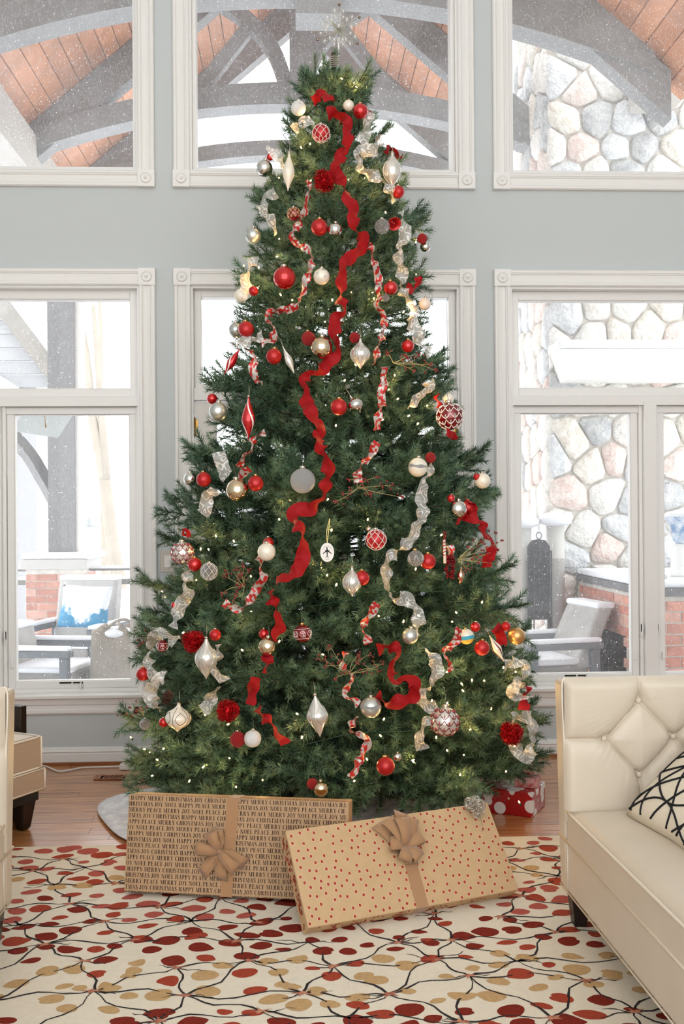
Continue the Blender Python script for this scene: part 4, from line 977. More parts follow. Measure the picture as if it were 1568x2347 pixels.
while y > -cap*.3:
    x = .004
    for chh in ROWS[r_ % 6]:
        if chh == ' ': x += .40*sx; continue
        polys, wd = GL[chh]
        if x+wd*sx > g1.L-.003: break
        for poly in polys:
            pp = [(x+a*sx, min(max(y-cap*.9+b*cap, .001), g1.h-.001), .0006) for a, b in poly]; lt.face(*pp)
        x += (wd+.10)*sx
    y -= pitch; r_ += 1
# one more row lying on the top face
x = .01
for chh in ROWS[4]:
    if chh == ' ': x += .40*sx; continue
    polys, wd = GL[chh]
    if x+wd*sx > g1.L-.003: break
    for poly in polys: lt.face(*[(x+a*sx, g1.h+.0006, -.024+b*cap) for a, b in poly])
    x += (wd+.10)*sx
tag(lt.build('lettering', mat('dark brown print', srgb(52, 34, 28), .8), G1), kind='stuff')
band(G1, g1, .392, .378, .044, M_jute)
bow(G1, g1.M(), (.352, g1.h*.46, .002), [(R(172), .085, .030), (R(-38), .088, .034), (R(112), .070, .030)], [(R(-128), .10), (R(-84), .095), (R(-22), .10), (R(98), .075)], .043, M_jute)

g2 = Box3(.0235, 3.2441, .3674, .6778, .8039, .3292, .0623)
G2 = wrapped('dotted_gift', 'tan gift covered in red dots with large ribbon bow, leaning back', g2, kraft('dotted kraft paper', srgb(206, 172, 130)))
rd = random.Random(9); dots = nbm(g2.M()); rim = nbm(g2.M()); got = []
def disc(b, f, r, z):
    n = 12; c = b.V(f(0, 0, z)); ix = [b.V(f(r*.9*math.cos(2*PI*k/n), r*1.1*math.sin(2*PI*k/n), z)) for k in range(n)]
    for k in range(n): b.f.append([ix[k], ix[(k+1) % n], c])
k = 0
while k < 4000 and len(got) < 265:
    k += 1; s_, t_ = rd.uniform(.008, g2.L-.008), rd.uniform(.008, g2.h-.008)
    if any((s_-a)**2+(t_-b)**2 < .0225**2 for a, b in got): continue
    got.append((s_, t_)); f = lambda a, b, z, s_=s_, t_=t_: (s_+a, t_+b, z)
    disc(rim, f, .0066, .0004); disc(dots, f, .0052, .0008)
for cnt in range(60):
    t_, o_ = rd.uniform(.01, g2.h-.01), rd.uniform(-g2.t+.008, -.008); f = lambda a, b, z: (-.0022-z, t_+b, o_+a); disc(dots, f, .0048, .0006)
for cnt in range(60):
    t_, o_ = rd.uniform(.01, g2.L-.01), rd.uniform(-g2.t+.008, -.008); f = lambda a, b, z: (t_+a, -.0002-z, o_+b); disc(dots, f, .0048, .0006)
tag(rim.build('dot_rims', mat('pale dot rim', srgb(232, 206, 168), .7), G2), kind='stuff'); tag(dots.build('printed_dots', mat('red dot print', srgb(170, 58, 42), .7), G2), kind='stuff')
band(G2, g2, .425, .415, .046, M_jute)
bow(G2, g2.M(), (.408, g2.h*.62, .002), [(R(118), .110, .036), (R(62), .105, .036), (R(92), .095, .045), (R(-60), .060, .034), (R(-118), .055, .034), (R(20), .070, .034), (R(165), .06, .03)], [(R(78), .13), (R(128), .12), (R(-80), .055)], .05, M_jute)
# silver wire flower resting on the dotted gift
def wirepom(name, lab, cat_, c, r, m, n=26, wr=.0011, seed=1, flat=1.0, axis=None):
    q = random.Random(seed); t = thing(name, lab, cat_, c); b = MB()
    for i in range(n):
        d = Vector((q.gauss(0, 1), q.gauss(0, 1), q.gauss(0, 1)*flat)).normalized(); s_ = d.orthogonal().normalized(); a = q.uniform(0, 2*PI)
        s_ = (s_*math.cos(a)+d.cross(s_)*math.sin(a)); l = r*q.uniform(.75, 1.0); w = r*q.uniform(.25, .42); pts = []
        for k in range(17):
            u = 2*PI*k/16; p = d*l*(1-math.cos(u))/2+s_*w*math.sin(u); pts.append(p)
        b.tube(pts, wr, 5, caps=False)
        # small curl on the petal tip
        pts = [d*l*.72+s_*(r*.18*math.cos(k*PI/5))+d*(r*.18*math.sin(k*PI/5)) for k in range(14)]
        b.tube(pts, wr*.8, 5, caps=False)
    b.build('wire_loops', m, t, smooth=True); return t
M_silver = mat('silver wire', srgb(214, 212, 206), .22, 1.0)
pc = g2.org+g2.e*(g2.L*.905)+g2.n*(g2.h*.93)+g2.o*.026
wp = wirepom('wire_flower', 'silver wire flower decoration at the dotted gift top corner', 'decoration', tuple(pc), .047, M_silver, 34, .0010, 4)
b = MB(); b.tube(smoothpath([(0, 0, 0), (.012, -.015, -.02), (.020, -.035, -.05), (.017, -.05, -.075)], 5), .0009, 5); b.build('wire_stem', mat('green wire', srgb(96, 104, 86), .5), wp)

# red snowman gift with a small one on it
M_snowpap = None
def snowpaper():
    m = bpy.data.materials.new('red snowman paper'); m.use_nodes = True; nt = m.node_tree; N = nt.nodes; L = nt.links; b = N['Principled BSDF']; b.inputs['Roughness'].default_value = .22
    tc = N.new('ShaderNodeTexCoord'); v = N.new('ShaderNodeTexVoronoi'); v.inputs['Scale'].default_value = 13; v.inputs['Randomness'].default_value = .8; L.new(tc.outputs['Object'], v.inputs['Vector'])
    g = N.new('ShaderNodeMapRange'); g.inputs[1].default_value = .40; g.inputs[2].default_value = .38; L.new(v.outputs['Distance'], g.inputs[0])
    v2 = N.new('ShaderNodeTexVoronoi'); v2.inputs['Scale'].default_value = 34; L.new(tc.outputs['Object'], v2.inputs['Vector']); g2_ = N.new('ShaderNodeMapRange'); g2_.inputs[1].default_value = .22; g2_.inputs[2].default_value = .2; L.new(v2.outputs['Distance'], g2_.inputs[0])
    mx0 = N.new('ShaderNodeMix'); mx0.data_type = 'RGBA'; mx0.inputs[6].default_value = (*srgb(168, 26, 30), 1); L.new(g2_.outputs[0], mx0.inputs[0]); 
    hs = N.new('ShaderNodeHueSaturation'); hs.inputs['Saturation'].default_value = .45; hs.inputs['Value'].default_value = .8; L.new(v2.outputs['Color'], hs.inputs['Color']); L.new(hs.outputs[0], mx0.inputs[7])
    mx = N.new('ShaderNodeMix'); mx.data_type = 'RGBA'; mx.inputs[7].default_value = (.82, .80, .80, 1); L.new(mx0.outputs[2], mx.inputs[6]); L.new(g.outputs[0], mx.inputs[0]); L.new(mx.outputs[2], b.inputs['Base Color'])
    return m
M_snowpap = snowpaper()
g3 = Box3(.8379, 4.5979, -.4981, 0, .2356, .1106, .2261, z0=0, k=1)
G3 = wrapped('snowman_gift', 'glossy red gift with white snowman print on the floor', g3, M_snowpap)
g4 = Box3(.985, 4.60, -.42, 0, .11, .045, .09, z0=.1115, k=1)
G4 = wrapped('small_gift', 'small pale red gift box lying on the snowman gift', g4, mat('pale gift paper', srgb(226, 198, 198), .3, vary=(40, .2, srgb(180, 60, 60))))
bow(G4, g4.M()@Matrix.Rotation(R(-90), 4, 'X'), (.055, .045, g4.h), [(R(20), .03, .012), (R(160), .03, .012)], [(R(-60), .03)], .012, mat('red satin', srgb(170, 30, 34), .35))
# ================================================================== THE TREE
YT = 4.72
AX = atY(767, 1200, YT).x
PXM = FPX/YT
prof = [(158, 40), (172, 84), (230, 100), (300, 128), (400, 168), (500, 208), (640, 236), (750, 248), (880, 292), (1030, 352), (1150, 386), (1330, 420), (1500, 458), (1640, 478), (1740, 490), (1830, 480)]
PZ = sorted([(atY(767, y, YT).z, hw/PXM) for y, hw in prof])
def RZ(z):
    if z <= PZ[0][0]: return PZ[0][1]
    for (a, ra), (b, rb) in zip(PZ, PZ[1:]):
        if z <= b: return ra+(rb-ra)*(z-a)/(b-a)
    return max(0.0, PZ[-1][1]*(1-(z-PZ[-1][0])/.05))
def surf(px, py, k=1.0, out=0.0):
    """point on the front of the tree seen in direction of a pixel"""
    d = ray(px, py); best = None
    for i in range(240):
        Y = 3.2+i*(YT-3.2)/239; p = EYE+d*(Y/d.y)
        q = math.hypot(p.x-AX, p.y-YT)-k*RZ(p.z)
        if q <= 0: return p-d.normalized()*out
        if best is None or q < best[0]: best = (q, p)
    return best[1]-d.normalized()*out
def needles(): 
    m = bpy.data.materials.new('green needles'); m.use_nodes = True; nt = m.node_tree; N = nt.nodes; L = nt.links; b = N['Principled BSDF']
    tc = N.new('ShaderNodeTexCoord'); n = N.new('ShaderNodeTexNoise'); n.inputs['Scale'].default_value = 9; n.inputs['Detail'].default_value = 5; L.new(tc.outputs['Object'], n.inputs['Vector'])
    cr = N.new('ShaderNodeValToRGB'); e = cr.color_ramp.elements; e[0].position = .32; e[0].color = (*srgb(54, 84, 60), 1); e[1].position = .68; e[1].color = (*srgb(136, 160, 110), 1); e2 = cr.color_ramp.elements.new(.5); e2.color = (*srgb(82, 122, 90), 1); L.new(n.outputs['Fac'], cr.inputs[0])
    oi = N.new('ShaderNodeObjectInfo'); hs = N.new('ShaderNodeHueSaturation'); hs.inputs['Saturation'].default_value = .86; mr = N.new('ShaderNodeMapRange'); mr.inputs[3].default_value = .8; mr.inputs[4].default_value = 1.2
    L.new(oi.outputs['Random'], mr.inputs[0]); L.new(mr.outputs[0], hs.inputs['Value']); L.new(cr.outputs[0], hs.inputs['Color']); L.new(hs.outputs[0], b.inputs['Base Color'])
    b.inputs['Roughness'].default_value = .42; b.inputs['Specular IOR Level'].default_value = .5; return m
M_needle = needles()
M_twig = mat('twig brown green', srgb(62, 58, 42), .8)
def brush(V, F, a, b, rr, dens=900, ln=.040, half=None):
    """needles round the twig a-b as slim triangles"""
    ax = (b-a); L_ = ax.length; ax = ax/L_; o1 = ax.orthogonal().normalized(); o2 = ax.cross(o1); n = max(3, int(L_*dens))
    for i in range(n):
        s = (i+rr.random())/n; ang = rr.uniform(0, 2*PI); rad = o1*math.cos(ang)+o2*math.sin(ang)
        tip = s > .9; fwd_ = rr.uniform(.7, 1.25)*(1.7 if tip else 1)
        l = ln*rr.uniform(.7, 1.1)*(1 if s < .8 else 1-.25*(s-.8)/.2)
        d = (rad+ax*fwd_).normalized(); p = a+ax*(L_*s); w = d.cross(Vector((rr.uniform(-1, 1), rr.uniform(-1, 1), rr.uniform(-1, 1))))
        if w.length < 1e-3: continue
        w = w.normalized()*.0017; q = p+d*l; k = len(V)
        V += [p-w, p+w, q]; F.append((k, k+1, k+2))
def branch_mesh(L_, seed):
    rr = random.Random(seed); V = []; F = []; tw = MB()
    z = lambda x: .10*x*x/L_+.02*math.sin(x*9+seed)*x
    st = [Vector((x*L_/10, .015*math.sin(x+seed)*x/5, z(x*L_/10))) for x in range(11)]
    tw.tube(st, [.007-.005*i/10 for i in range(11)], 5)
    def at(s):
        f = min(9.999, s*10); i = int(f); return st[i].lerp(st[i+1], f-i)
    s0 = .22 if L_ > .35 else .1
    for i in range(10):
        if i/10 >= s0: brush(V, F, st[i], st[i+1], rr, 900)
    x = s0*L_
    side = 1
    while x < L_*.985:
        p = at(x/L_); rem = L_-x
        for sd in (1, -1):
            l = min(rr.uniform(.14, .24), .085+rem*.5); a = rr.uniform(.55, .95)*sd; el = rr.uniform(-.35, .45)
            d = Vector((math.cos(a)*math.cos(el), math.sin(a)*math.cos(el), math.sin(el))); c = p+d*l*.5; e = p+d*l+Vector((l*.10, 0, l*.10))
            tw.tube([p, c, e], [.0022, .0018, .0012], 4, caps=False); brush(V, F, p+d*.01, c, rr); brush(V, F, c, e, rr)
            if l > .16:                                 # side sprig
                d2 = (d+Vector((.1, -sd*.9, .2))).normalized(); e2 = c+d2*l*.42; brush(V, F, c, e2, rr); tw.tube([c, e2], .0014, 4, caps=False)
        if rr.random() < .55:                           # a sprig standing up or hanging
            el = rr.choice((.9, .9, -.8))+rr.uniform(-.2, .2); d = Vector((math.cos(el), rr.uniform(-.4, .4), math.sin(el))).normalized(); l = rr.uniform(.08, .14); brush(V, F, p, p+d*l, rr); tw.tube([p, p+d*l], .0015, 4, caps=False)
        x += rr.uniform(.052, .07)
    e = st[-1]; d = (st[-1]-st[-2]).normalized(); brush(V, F, e-d*.01, e+d*.045, rr)
    base = len(V); nf = len(F); V2 = V+[Vector(v) for v in tw.v]; F2 = [list(f) for f in F]+[[k+base for k in f] for f in tw.f]
    me = bpy.data.meshes.new('branch'); me.from_pydata([tuple(v) for v in V2], [], F2)
    me.materials.append(M_needle); me.materials.append(M_twig)
    mi = [0]*nf+[1]*(len(F2)-nf); me.polygons.foreach_set('material_index', mi); me.update(); return me
LEN = (.20, .32, .46, .62, .80, .98)
BM = {l: [branch_mesh(l, 100+int(l*100)+k*7) for k in range(2)] for l in LEN}
tree = thing('christmas_tree', 'tall green decorated Christmas tree standing before the window wall', 'christmas tree', (AX, YT, 0))
rt_ = random.Random(21); nbr = 0
def put_branch(th, R2, zt, el):
    global nbr
    L_ = R2/math.cos(el); l = min(LEN, key=lambda q: abs(q-L_)); me = BM[l][rt_.randrange(2)]
    o = bpy.data.objects.new('branch', me); C.objects.link(o); o.parent = tree
    o.location = (0, 0, zt-R2*math.tan(el)-.07*R2); o.rotation_euler = (rt_.uniform(-.5, .5), -el, th); k = L_/(l+.035); kk = min(1.15, max(.95, k)); o.scale = (k, kk, kk); nbr += 1
# branches that stand out of the outline, tips read from the picture
for x, y in ((1124, 1045), (1142, 1132), (1204, 1392), (1224, 1512), (1250, 1745), (1215, 1660), (990, 516), (978, 488), (996, 640), (1044, 878), (356, 1166), (306, 1332), (411, 1040), (456, 882), (516, 646), (566, 470), (302, 1440), (272, 1640), (304, 1500), (300, 1782), (330, 1400), (1150, 1330), (872, 168), (694, 166), (724, 160), (836, 186), (712, 200), (856, 214), (752, 166), (800, 172), (905, 300), (640, 292), (940, 400), (605, 420)):
    p = atY(x, y, YT-.05); put_branch(math.atan2(-.05+rt_.uniform(-.15, .1), p.x-AX), abs(p.x-AX)*.985, p.z, rt_.uniform(.05, .18)+max(0, p.z-2.4)*.35)
z = .17; tier = 0
while z < 3.46:
    Rr_ = RZ(z); circ = 2*PI*Rr_; n = max(5, round(circ/.56)+1); ph = tier*1.13
    for i in range(n):
        th = ph+2*PI*(i+rt_.uniform(-.25, .25))/n; cy_, sy_ = math.cos(th), math.sin(th)
        if sy_ > .35 and rt_.random() < .42: continue           # thinner towards the wall
        R2 = Rr_*rt_.uniform(.80, .99); zt = z+rt_.uniform(-.045, .045)
        lim = (D-.07-YT) if sy_ > 0 else (.86 if z < .50 else 9)   # stay off the wall and off the gifts
        if sy_ > .2: R2 = min(R2, lim/sy_)
        if sy_ < -.2 and z < .50: R2 = min(R2, lim/-sy_)
        if sy_ < -.45: zt = max(zt, .26)
        el = .02+.16*(z/3.4)+max(0, (z-2.5))*.55+rt_.uniform(-.05, .07)
        if z < .42: el -= .08
        put_branch(th, R2, zt, el)
    z += .082 if z > .5 else .075; tier += 1
print('branches', nbr)
# leader: needle sleeve wound with wire
ztop = atY(776, 112, YT).z; zl0 = atY(772, 172, YT).z
V = []; F = []; brush(V, F, Vector((.012, 0, zl0-.12)), Vector((.017, 0, ztop-.012)), random.Random(5), 4200, .030)
me = bpy.data.meshes.new('leader'); me.from_pydata([tuple(v) for v in V], [], F); link('leader', me, M_needle, tree)
mb = MB(); mb.tube([(0, 0, .12), (0, 0, 2.4), (.01, 0, ztop-.02)], [.022, .018, .011], 10); mb.build('trunk', mat('trunk pole', srgb(70, 62, 46), .7), tree)
mb = MB(); za, zb_ = atY(776, 160, YT).z, atY(776, 132, YT).z; n = 70
mb.tube([(.013+.0235*math.cos(i*.55), .0235*math.sin(i*.55), za+(zb_-za)*i/n) for i in range(n+1)], .0016, 5); mb.build('wire_winding', mat('pale wire', srgb(222, 206, 190), .4, .3), tree, smooth=True)
mb = MB(); mb.lathe([(.17, 0), (.17, .015), (.06, .03), (.05, .15), (.055, .16), (.035, .165)], 24); mb.build('stand', mat('tan stand metal', srgb(150, 126, 110), .5), tree, smooth=True)

# tree skirt
rs = random.Random(31); mb = MB(); P = []
M_skirt = mat('white plush skirt', srgb(238, 238, 240), .8, vary=(28, .12, srgb(206, 206, 212)), bump=(120, .5, .006), sheen=.5)
for i in range(15):
    row = []
    for k in range(64):
        a = 2*PI*k/64; rx, ry = .96+.03*math.sin(5*a), (.60 if math.sin(a) > 0 else .68)+.02*math.sin(7*a)
        if math.cos(a) > .3: rx -= .07
        t = (i+1)/15; hgt = .012+.055*max(0, math.sin(4.3*a+2*t))**2*math.sin(PI*min(1, t*1.02))+.035*(1-t) if i < 14 else .003
        row.append((rx*t*math.cos(a), ry*t*math.sin(a), hgt))
    P.append(row)
mb.grid(P, closed_v=True); sk = tag(mb.build('tree_skirt', M_skirt, smooth=True, solid=.006), 'white plush tree skirt spread on the floor under the tree', 'tree skirt')
sk.location = (AX-.15, YT-.02, .011)

# ---- string lights
LPX = [(783, 180), (812, 190), (817, 200), (740, 213), (708, 268), (711, 330), (690, 338), (639, 408), (800, 412), (835, 408), (640, 548), (635, 588), (593, 613), (541, 637), (590, 660), (643, 675), (670, 688), (745, 738), (806, 670), (855, 671), (857, 685), (925, 715), (953, 629), (884, 487), (790, 872), (815, 836), (905, 860), (891, 893), (912, 914), (979, 930), (937, 953), (877, 962), (958, 971), (770, 975), (495, 1228), (478, 1259), (460, 1258), (536, 1240), (371, 1356), (575, 1321), (575, 1400), (750, 1318), (771, 1340), (737, 1302), (953, 1304), (1012, 1226), (1046, 1404), (1036, 1425), (925, 1424), (868, 1412), (960, 1411), (1105, 1380), (740, 1500), (555, 1490), (523, 1660), (331, 1717), (344, 1725), (360, 1741), (375, 1716), (349, 1778), (466, 1758), (434, 1790), (541, 1804), (602, 1788), (681, 1636), (692, 1690), (841, 1740), (872, 1686), (947, 1742), (990, 1606), (1061, 1583), (1058, 1567), (1025, 1540), (1126, 1624), (1154, 1530), (1182, 1540), (1025, 1720), (947, 1745), (1055, 1776), (1160, 1768), (1190, 1838), (812, 1790), (880, 1648), (300, 1690), (526, 1738), (1082, 1559), (1025, 1612), (1078, 1672), (1180, 1710), (1000, 1690), (330, 1660), (420, 1450), (640, 1470), (470, 1640), (1066, 1450), (1136, 1440), (545, 790), (700, 910), (760, 1215), (640, 1190), (450, 1330), (1110, 1560)]
M_bulb = mat('glowing bulb', (1, .8, .5), .3, emit=((1.0, .66, .34), 2.6)); M_bulb.cycles.emission_sampling = 'NONE'
M_sock = mat('green socket', srgb(30, 66, 48), .5)
mb = MB(); mb.lathe([(0, .010), (.0030, .008), (.0042, .002), (.0040, -.006), (.0030, -.010)], 8); bulb_me = mb.mesh('bulb', True); bulb_me.materials.append(M_bulb)
mb = MB(); mb.lathe([(.0038, -.026), (.0045, -.024), (.0045, -.010), (.0034, -.009)], 8); sock_me = mb.mesh('socket', True); sock_me.materials.append(M_sock)
ls = thing('string_lights', 'warm white string lights wound through the green tree', 'string lights', (AX, YT, 0))
O0 = Vector((AX, YT, 0)); rl_ = random.Random(77); bpos = [surf(x, y, .93, .0) for x, y in LPX]
for _ in range(26):
    z = .3+2.9*rl_.random()**1.25; th = rl_.uniform(0, 2*PI); r = RZ(z)*rl_.uniform(.70, .92)
    if YT+r*math.sin(th) > D-.1: continue
    bpos.append(Vector((AX+r*math.cos(th), YT+r*math.sin(th), z)))
for i, p in enumerate(bpos):
    b = link('bulb', bulb_me, None, ls); b.location = p-O0; b.rotation_euler = (rl_.uniform(-1.2, 1.2), rl_.uniform(-1.2, 1.2), 0); b.scale = (.85, .85, .62)
    s_ = link('socket', sock_me, None, b)
    ld = bpy.data.lights.new('bulb_light', 'POINT'); ld.energy = .24; ld.color = (1.0, .58, .20); ld.shadow_soft_size = .004; ld.cycles.use_multiple_importance_sampling = False; lo = bpy.data.objects.new('bulb_light', ld); C.objects.link(lo); lo.parent = b; lo.location = (0, 0, .012)
mb = MB(); pts = []
for i in range(420):
    t = i/419; z = .28+3.0*t; a = t*2*PI*11; r = RZ(z)*(.78+.05*math.sin(i*1.7)); y = r*math.sin(a)
    pts.append((r*math.cos(a), min(y, D-.12-YT), z+.02*math.sin(i*.9)))
mb.tube(pts, .0018, 4); mb.build('wire', M_sock, ls)
# ================================================================== ORNAMENTS
MO = dict(
 red=mat('satin red glass', srgb(186, 30, 32), .38, .35, coat=.3), redshine=mat('shiny red glass', srgb(206, 22, 26), .07, .55, coat=1), reddark=mat('deep red glass', srgb(128, 16, 24), .12, .4, coat=1),
 redglit=mat('sugared red', srgb(196, 42, 44), .6, vary=(26, .35), bump=(30, .6, .15)), silver=mat('mirror silver', srgb(228, 228, 224), .05, 1), champ=mat('champagne mirror', srgb(228, 208, 176), .08, 1),
 satin=mat('satin silver', srgb(206, 210, 204), .36, .85), gold=mat('satin gold', srgb(218, 172, 112), .33, .85), pearl=mat('pearl white', srgb(240, 230, 212), .35, .1, coat=.4), frost=mat('frosted white', srgb(236, 234, 230), .6, bump=(20, .4, .1)),
 glitter=mat('silver glitter', srgb(238, 238, 236), .35, .2, vary=(34, .35), bump=(30, .7, .15)), clear=mat('clear crystal', srgb(246, 244, 240), .12, .35, vary=(5, .2), bump=(5, 1, .5)), whitemetal=mat('white silver glass', srgb(236, 232, 224), .16, .6, vary=(22, .12), coat=.6),
 cap=mat('silver cap', srgb(214, 206, 190), .25, 1), gcap=mat('gold cap', srgb(224, 186, 120), .25, 1), wire=mat('hanger wire', srgb(120, 124, 112), .4, .6), white=mat('white glitter paint', srgb(244, 240, 234), .5), black=mat('black paint', srgb(36, 34, 36), .5), blue=mat('blue band paint', srgb(74, 170, 196), .4), yellow=mat('yellow band paint', srgb(236, 186, 70), .4), goldpaint=mat('gold paint', srgb(232, 190, 136), .35, .5), tinsel=mat('red tinsel', srgb(196, 20, 26), .22, .75), pink=mat('blush pearl', srgb(240, 218, 200), .35, coat=.4))
UM = {}
def U(key, fn, smooth=True):
    if key not in UM: b = MB(); fn(b); UM[key] = b.mesh(key, smooth)
    return UM[key]
def sph(th, ph, r=1.0): return Vector((r*math.sin(th)*math.cos(ph), r*math.sin(th)*math.sin(ph), r*math.cos(th)))
def f_ball(b): b.ball((0, 0, 0), 1, 28, 18)
def f_cap(b): b.lathe([(.17, .94), (.24, .97), (.24, 1.14), (.20, 1.19), (.05, 1.20)], 14)
def f_hook(b):
    b.tube([(.075*math.cos(PI*k/8-.5*PI), 0, 1.27+.075*math.sin(PI*k/8-.5*PI)) for k in range(17)], .022, 5)
    b.tube(smoothpath([(0, 0, 1.33), (.02, .05, 1.7), (-.02, .12, 2.1), (.0, .25, 2.35)], 4), .02, 4)
def f_lattice(b):
    for s in (1, -1):
        for k in range(8): b.tube([sph(.12+2.9*i/24, 2*PI*k/8+s*1.15*(i/24-.5)*2, 1.012) for i in range(25)], .028, 4, caps=False)
def f_dots(b):
    for k in range(8):
        for th in (.85, 1.57, 2.29): b.ball(sph(th, 2*PI*(k+(.5 if th != 1.57 else 0))/8+.0, 1.0), .05, 6, 4)
def f_scallop(b):
    for j, th in enumerate((.55, 1.0, 1.45, 1.9, 2.35)):
        n = 9
        for k in range(n):
            c = 2*PI*(k+(.5 if j % 2 else 0))/n; w = PI/n
            b.tube([sph(th+.36*math.sin(PI*i/10), c-w+2*w*i/10, 1.012) for i in range(11)], .030, 4, caps=False)
            b.tube([sph(th+.30-.07*abs(math.cos(PI*i/6)), c-.4*w+.8*w*i/6, 1.012) for i in range(7)], .018, 4, caps=False)
def f_drops(b):
    for j, th in enumerate((.55, 1.0, 1.45, 1.9)):
        n = 9
        for k in range(n):
            c = 2*PI*(k+(.5 if j % 2 else 0))/n
            b.tube([sph(th+.04+.22*i/4, c, 1.01) for i in range(5)], [.01, .04, .055, .045, .01], 5)
def f_curls(b):
    for k in range(7):
        c = 2*PI*k/7
        for s in (1, -1):
            b.tube([sph(1.57+s*.06+s*.30*(i/14)+.09*math.sin(i*.55), c+.09*math.cos(i*.55)*s+.22*(i/14), 1.012) for i in range(15)], .024, 4, caps=False)
            b.tube([sph(1.2+.74*i/12, c+s*.32*math.sin(PI*i/12), 1.012) for i in range(13)], .024, 4, caps=False)
    for th in (1.02, 2.12): b.tube([sph(th, 2*PI*i/32, 1.01) for i in range(33)], .028, 4, caps=False)
def f_hexes(b):
    for j, th in enumerate((.75, 1.15, 1.55, 1.95)):
        for k in range(9):
            c = 2*PI*(k+(.5 if j % 2 else 0))/9; p = sph(th, c, 1.0); t1 = p.orthogonal().normalized(); t2 = p.cross(t1)
            b.tube([(p+(t1*math.cos(q*PI/4)+t2*math.sin(q*PI/4))*.17)*1.012 for q in range(9)], .03, 4, caps=False)
            for q in range(4): d = t1*math.cos(q*PI/4)+t2*math.sin(q*PI/4); b.tube([(p+d*.12)*1.01, (p-d*.12)*1.01], .022, 4, caps=False)
def f_flakes(b):
    for th, ph in ((1.1, -1.2), (1.7, -2.0), (1.9, -1.0), (.8, -2.2), (1.4, -.3), (1.3, -3.0)):
        p = sph(th, ph); t1 = p.orthogonal().normalized(); t2 = p.cross(t1)
        for q in range(3): d = t1*math.cos(q*PI/3)+t2*math.sin(q*PI/3); b.tube([(p+d*.17)*1.005, p*1.012, (p-d*.17)*1.005], .02, 4, caps=False)
def f_swirl(b):
    for k in range(6):
        c = 2*PI*k/6
        for s in (-1, 1):
            b.tube([sph(1.1+.75*i/10, c+s*.28*(i/10), 1.01) for i in range(11)], .022, 4, caps=False)
            for q in range(3): b.tube([sph(1.25+.2*q, c+s*.06*q, 1.01), sph(1.15+.2*q, c+s*(.25+.06*q), 1.01)], .018, 4, caps=False)
def f_bandglit(b): b.grid([[sph(1.28+.30*i/4+.05*math.sin(5*2*PI*k/28+i), 2*PI*k/28, 1.006) for k in range(28)] for i in range(5)], closed_v=True)
def f_bandB(b): b.grid([[sph(1.42+.50*i/4, 2*PI*k/28, 1.006) for k in range(28)] for i in range(5)], closed_v=True)
def f_bandY(b): b.grid([[sph(1.92+1.2*i/6, 2*PI*k/28, 1.006) for k in range(28)] for i in range(7)], closed_v=True)
def f_tinsel(b):
    q = random.Random(8)
    b.ball((0, 0, 0), .55, 12, 8)
    for i in range(240):
        p = Vector((q.gauss(0, 1), q.gauss(0, 1), q.gauss(0, 1))).normalized(); t1 = p.orthogonal().normalized(); a = q.uniform(0, 6.3); t1 = t1*math.cos(a)+p.cross(t1)*math.sin(a); t2 = p.cross(t1); r = q.uniform(.08, .2); base = q.uniform(.62, .86)
        b.tube([p*(base+.16*math.sin(k*.9+a))+t1*r*math.cos(k*.8)*1.2+t2*r*math.sin(k*.8)*1.2 for k in range(8)], .022, 3, caps=False)
def place(px, py, rpx, k=1.0, out=.6):
    p = surf(px, py, k); r = rpx*(p-EYE).dot(fw)/FPX; return p-ray(px, py).normalized()*r*out, r
def kid(t, name, me, m): 
    o = bpy.data.objects.new(name, me if not me.materials or me.materials[0] == m else me.copy()); C.objects.link(o); o.parent = t
    if not o.data.materials: o.data.materials.append(m)
    elif o.data.materials[0] != m: o.data.materials[0] = m
    return o
MCACHE = {}
def kidm(t, name, key, fn, m):
    k = (key, m.name)
    if k not in MCACHE: me = U(key, fn).copy(); me.name = key; me.materials.append(m); MCACHE[k] = me
    o = bpy.data.objects.new(name, MCACHE[k]); C.objects.link(o); o.parent = t; return o
ro = random.Random(13)
def ball(px, py, rpx, m, lab, deco=(), cap='cap', hook=True, name='ball_ornament', k=1.0, out=.6, tilt=None, group=None):
    p, r = place(px, py, rpx, k, out); t = thing(name, lab, 'ornament', p, ro.uniform(0, 6.28)); t.scale = (r, r, r)
    t.rotation_euler = (ro.uniform(-.12, .12), ro.uniform(-.12, .12), t.rotation_euler[2]) if tilt is None else (tilt[0], tilt[1], 0)
    kidm(t, 'glass_ball', 'unit_ball', f_ball, MO[m])
    if cap: kidm(t, 'cap', 'unit_cap', f_cap, MO[cap])
    if hook: kidm(t, 'hanger', 'unit_hook', f_hook, MO['wire'])
    for nm, key, fn, mm in deco: kidm(t, nm, key, fn, MO[mm])
    return t
LATT = [('painted_lattice', 'lattice', f_lattice, 'white'), ('painted_dots', 'latdots', f_dots, 'white')]
SCALW = [('painted_scallops', 'scallop', f_scallop, 'reddark'), ('painted_drops', 'drops', f_drops, 'redshine')]
SCALR = [('painted_scallops', 'scallop', f_scallop, 'white'), ('painted_drops', 'drops', f_drops, 'silver')]
HI = 'near the tree top'
ball(684, 248, 17, 'frost', 'frosted white ball with snowflake near the tree top, outermost left', [('snowflakes', 'flakes', f_flakes, 'satin')])
ball(799, 242, 12.6, 'pearl', 'small pearl white ball beside shiny red ball near tree top', cap='gcap')
ball(826, 255, 17.5, 'redshine', 'shiny red ball beside small pearl ball near tree top', cap='gcap')
ball(846, 263, 10, 'reddark', 'dark red ball half hidden behind the topmost shiny red ball', hook=False, out=-.6)
ball(736, 306, 20.5, 'red', 'red ball with white lattice near tree top left of ribbon', LATT)
ball(606, 386, 19, 'silver', 'mirror silver ball sticking out left below the upper window sill', cap='cap')
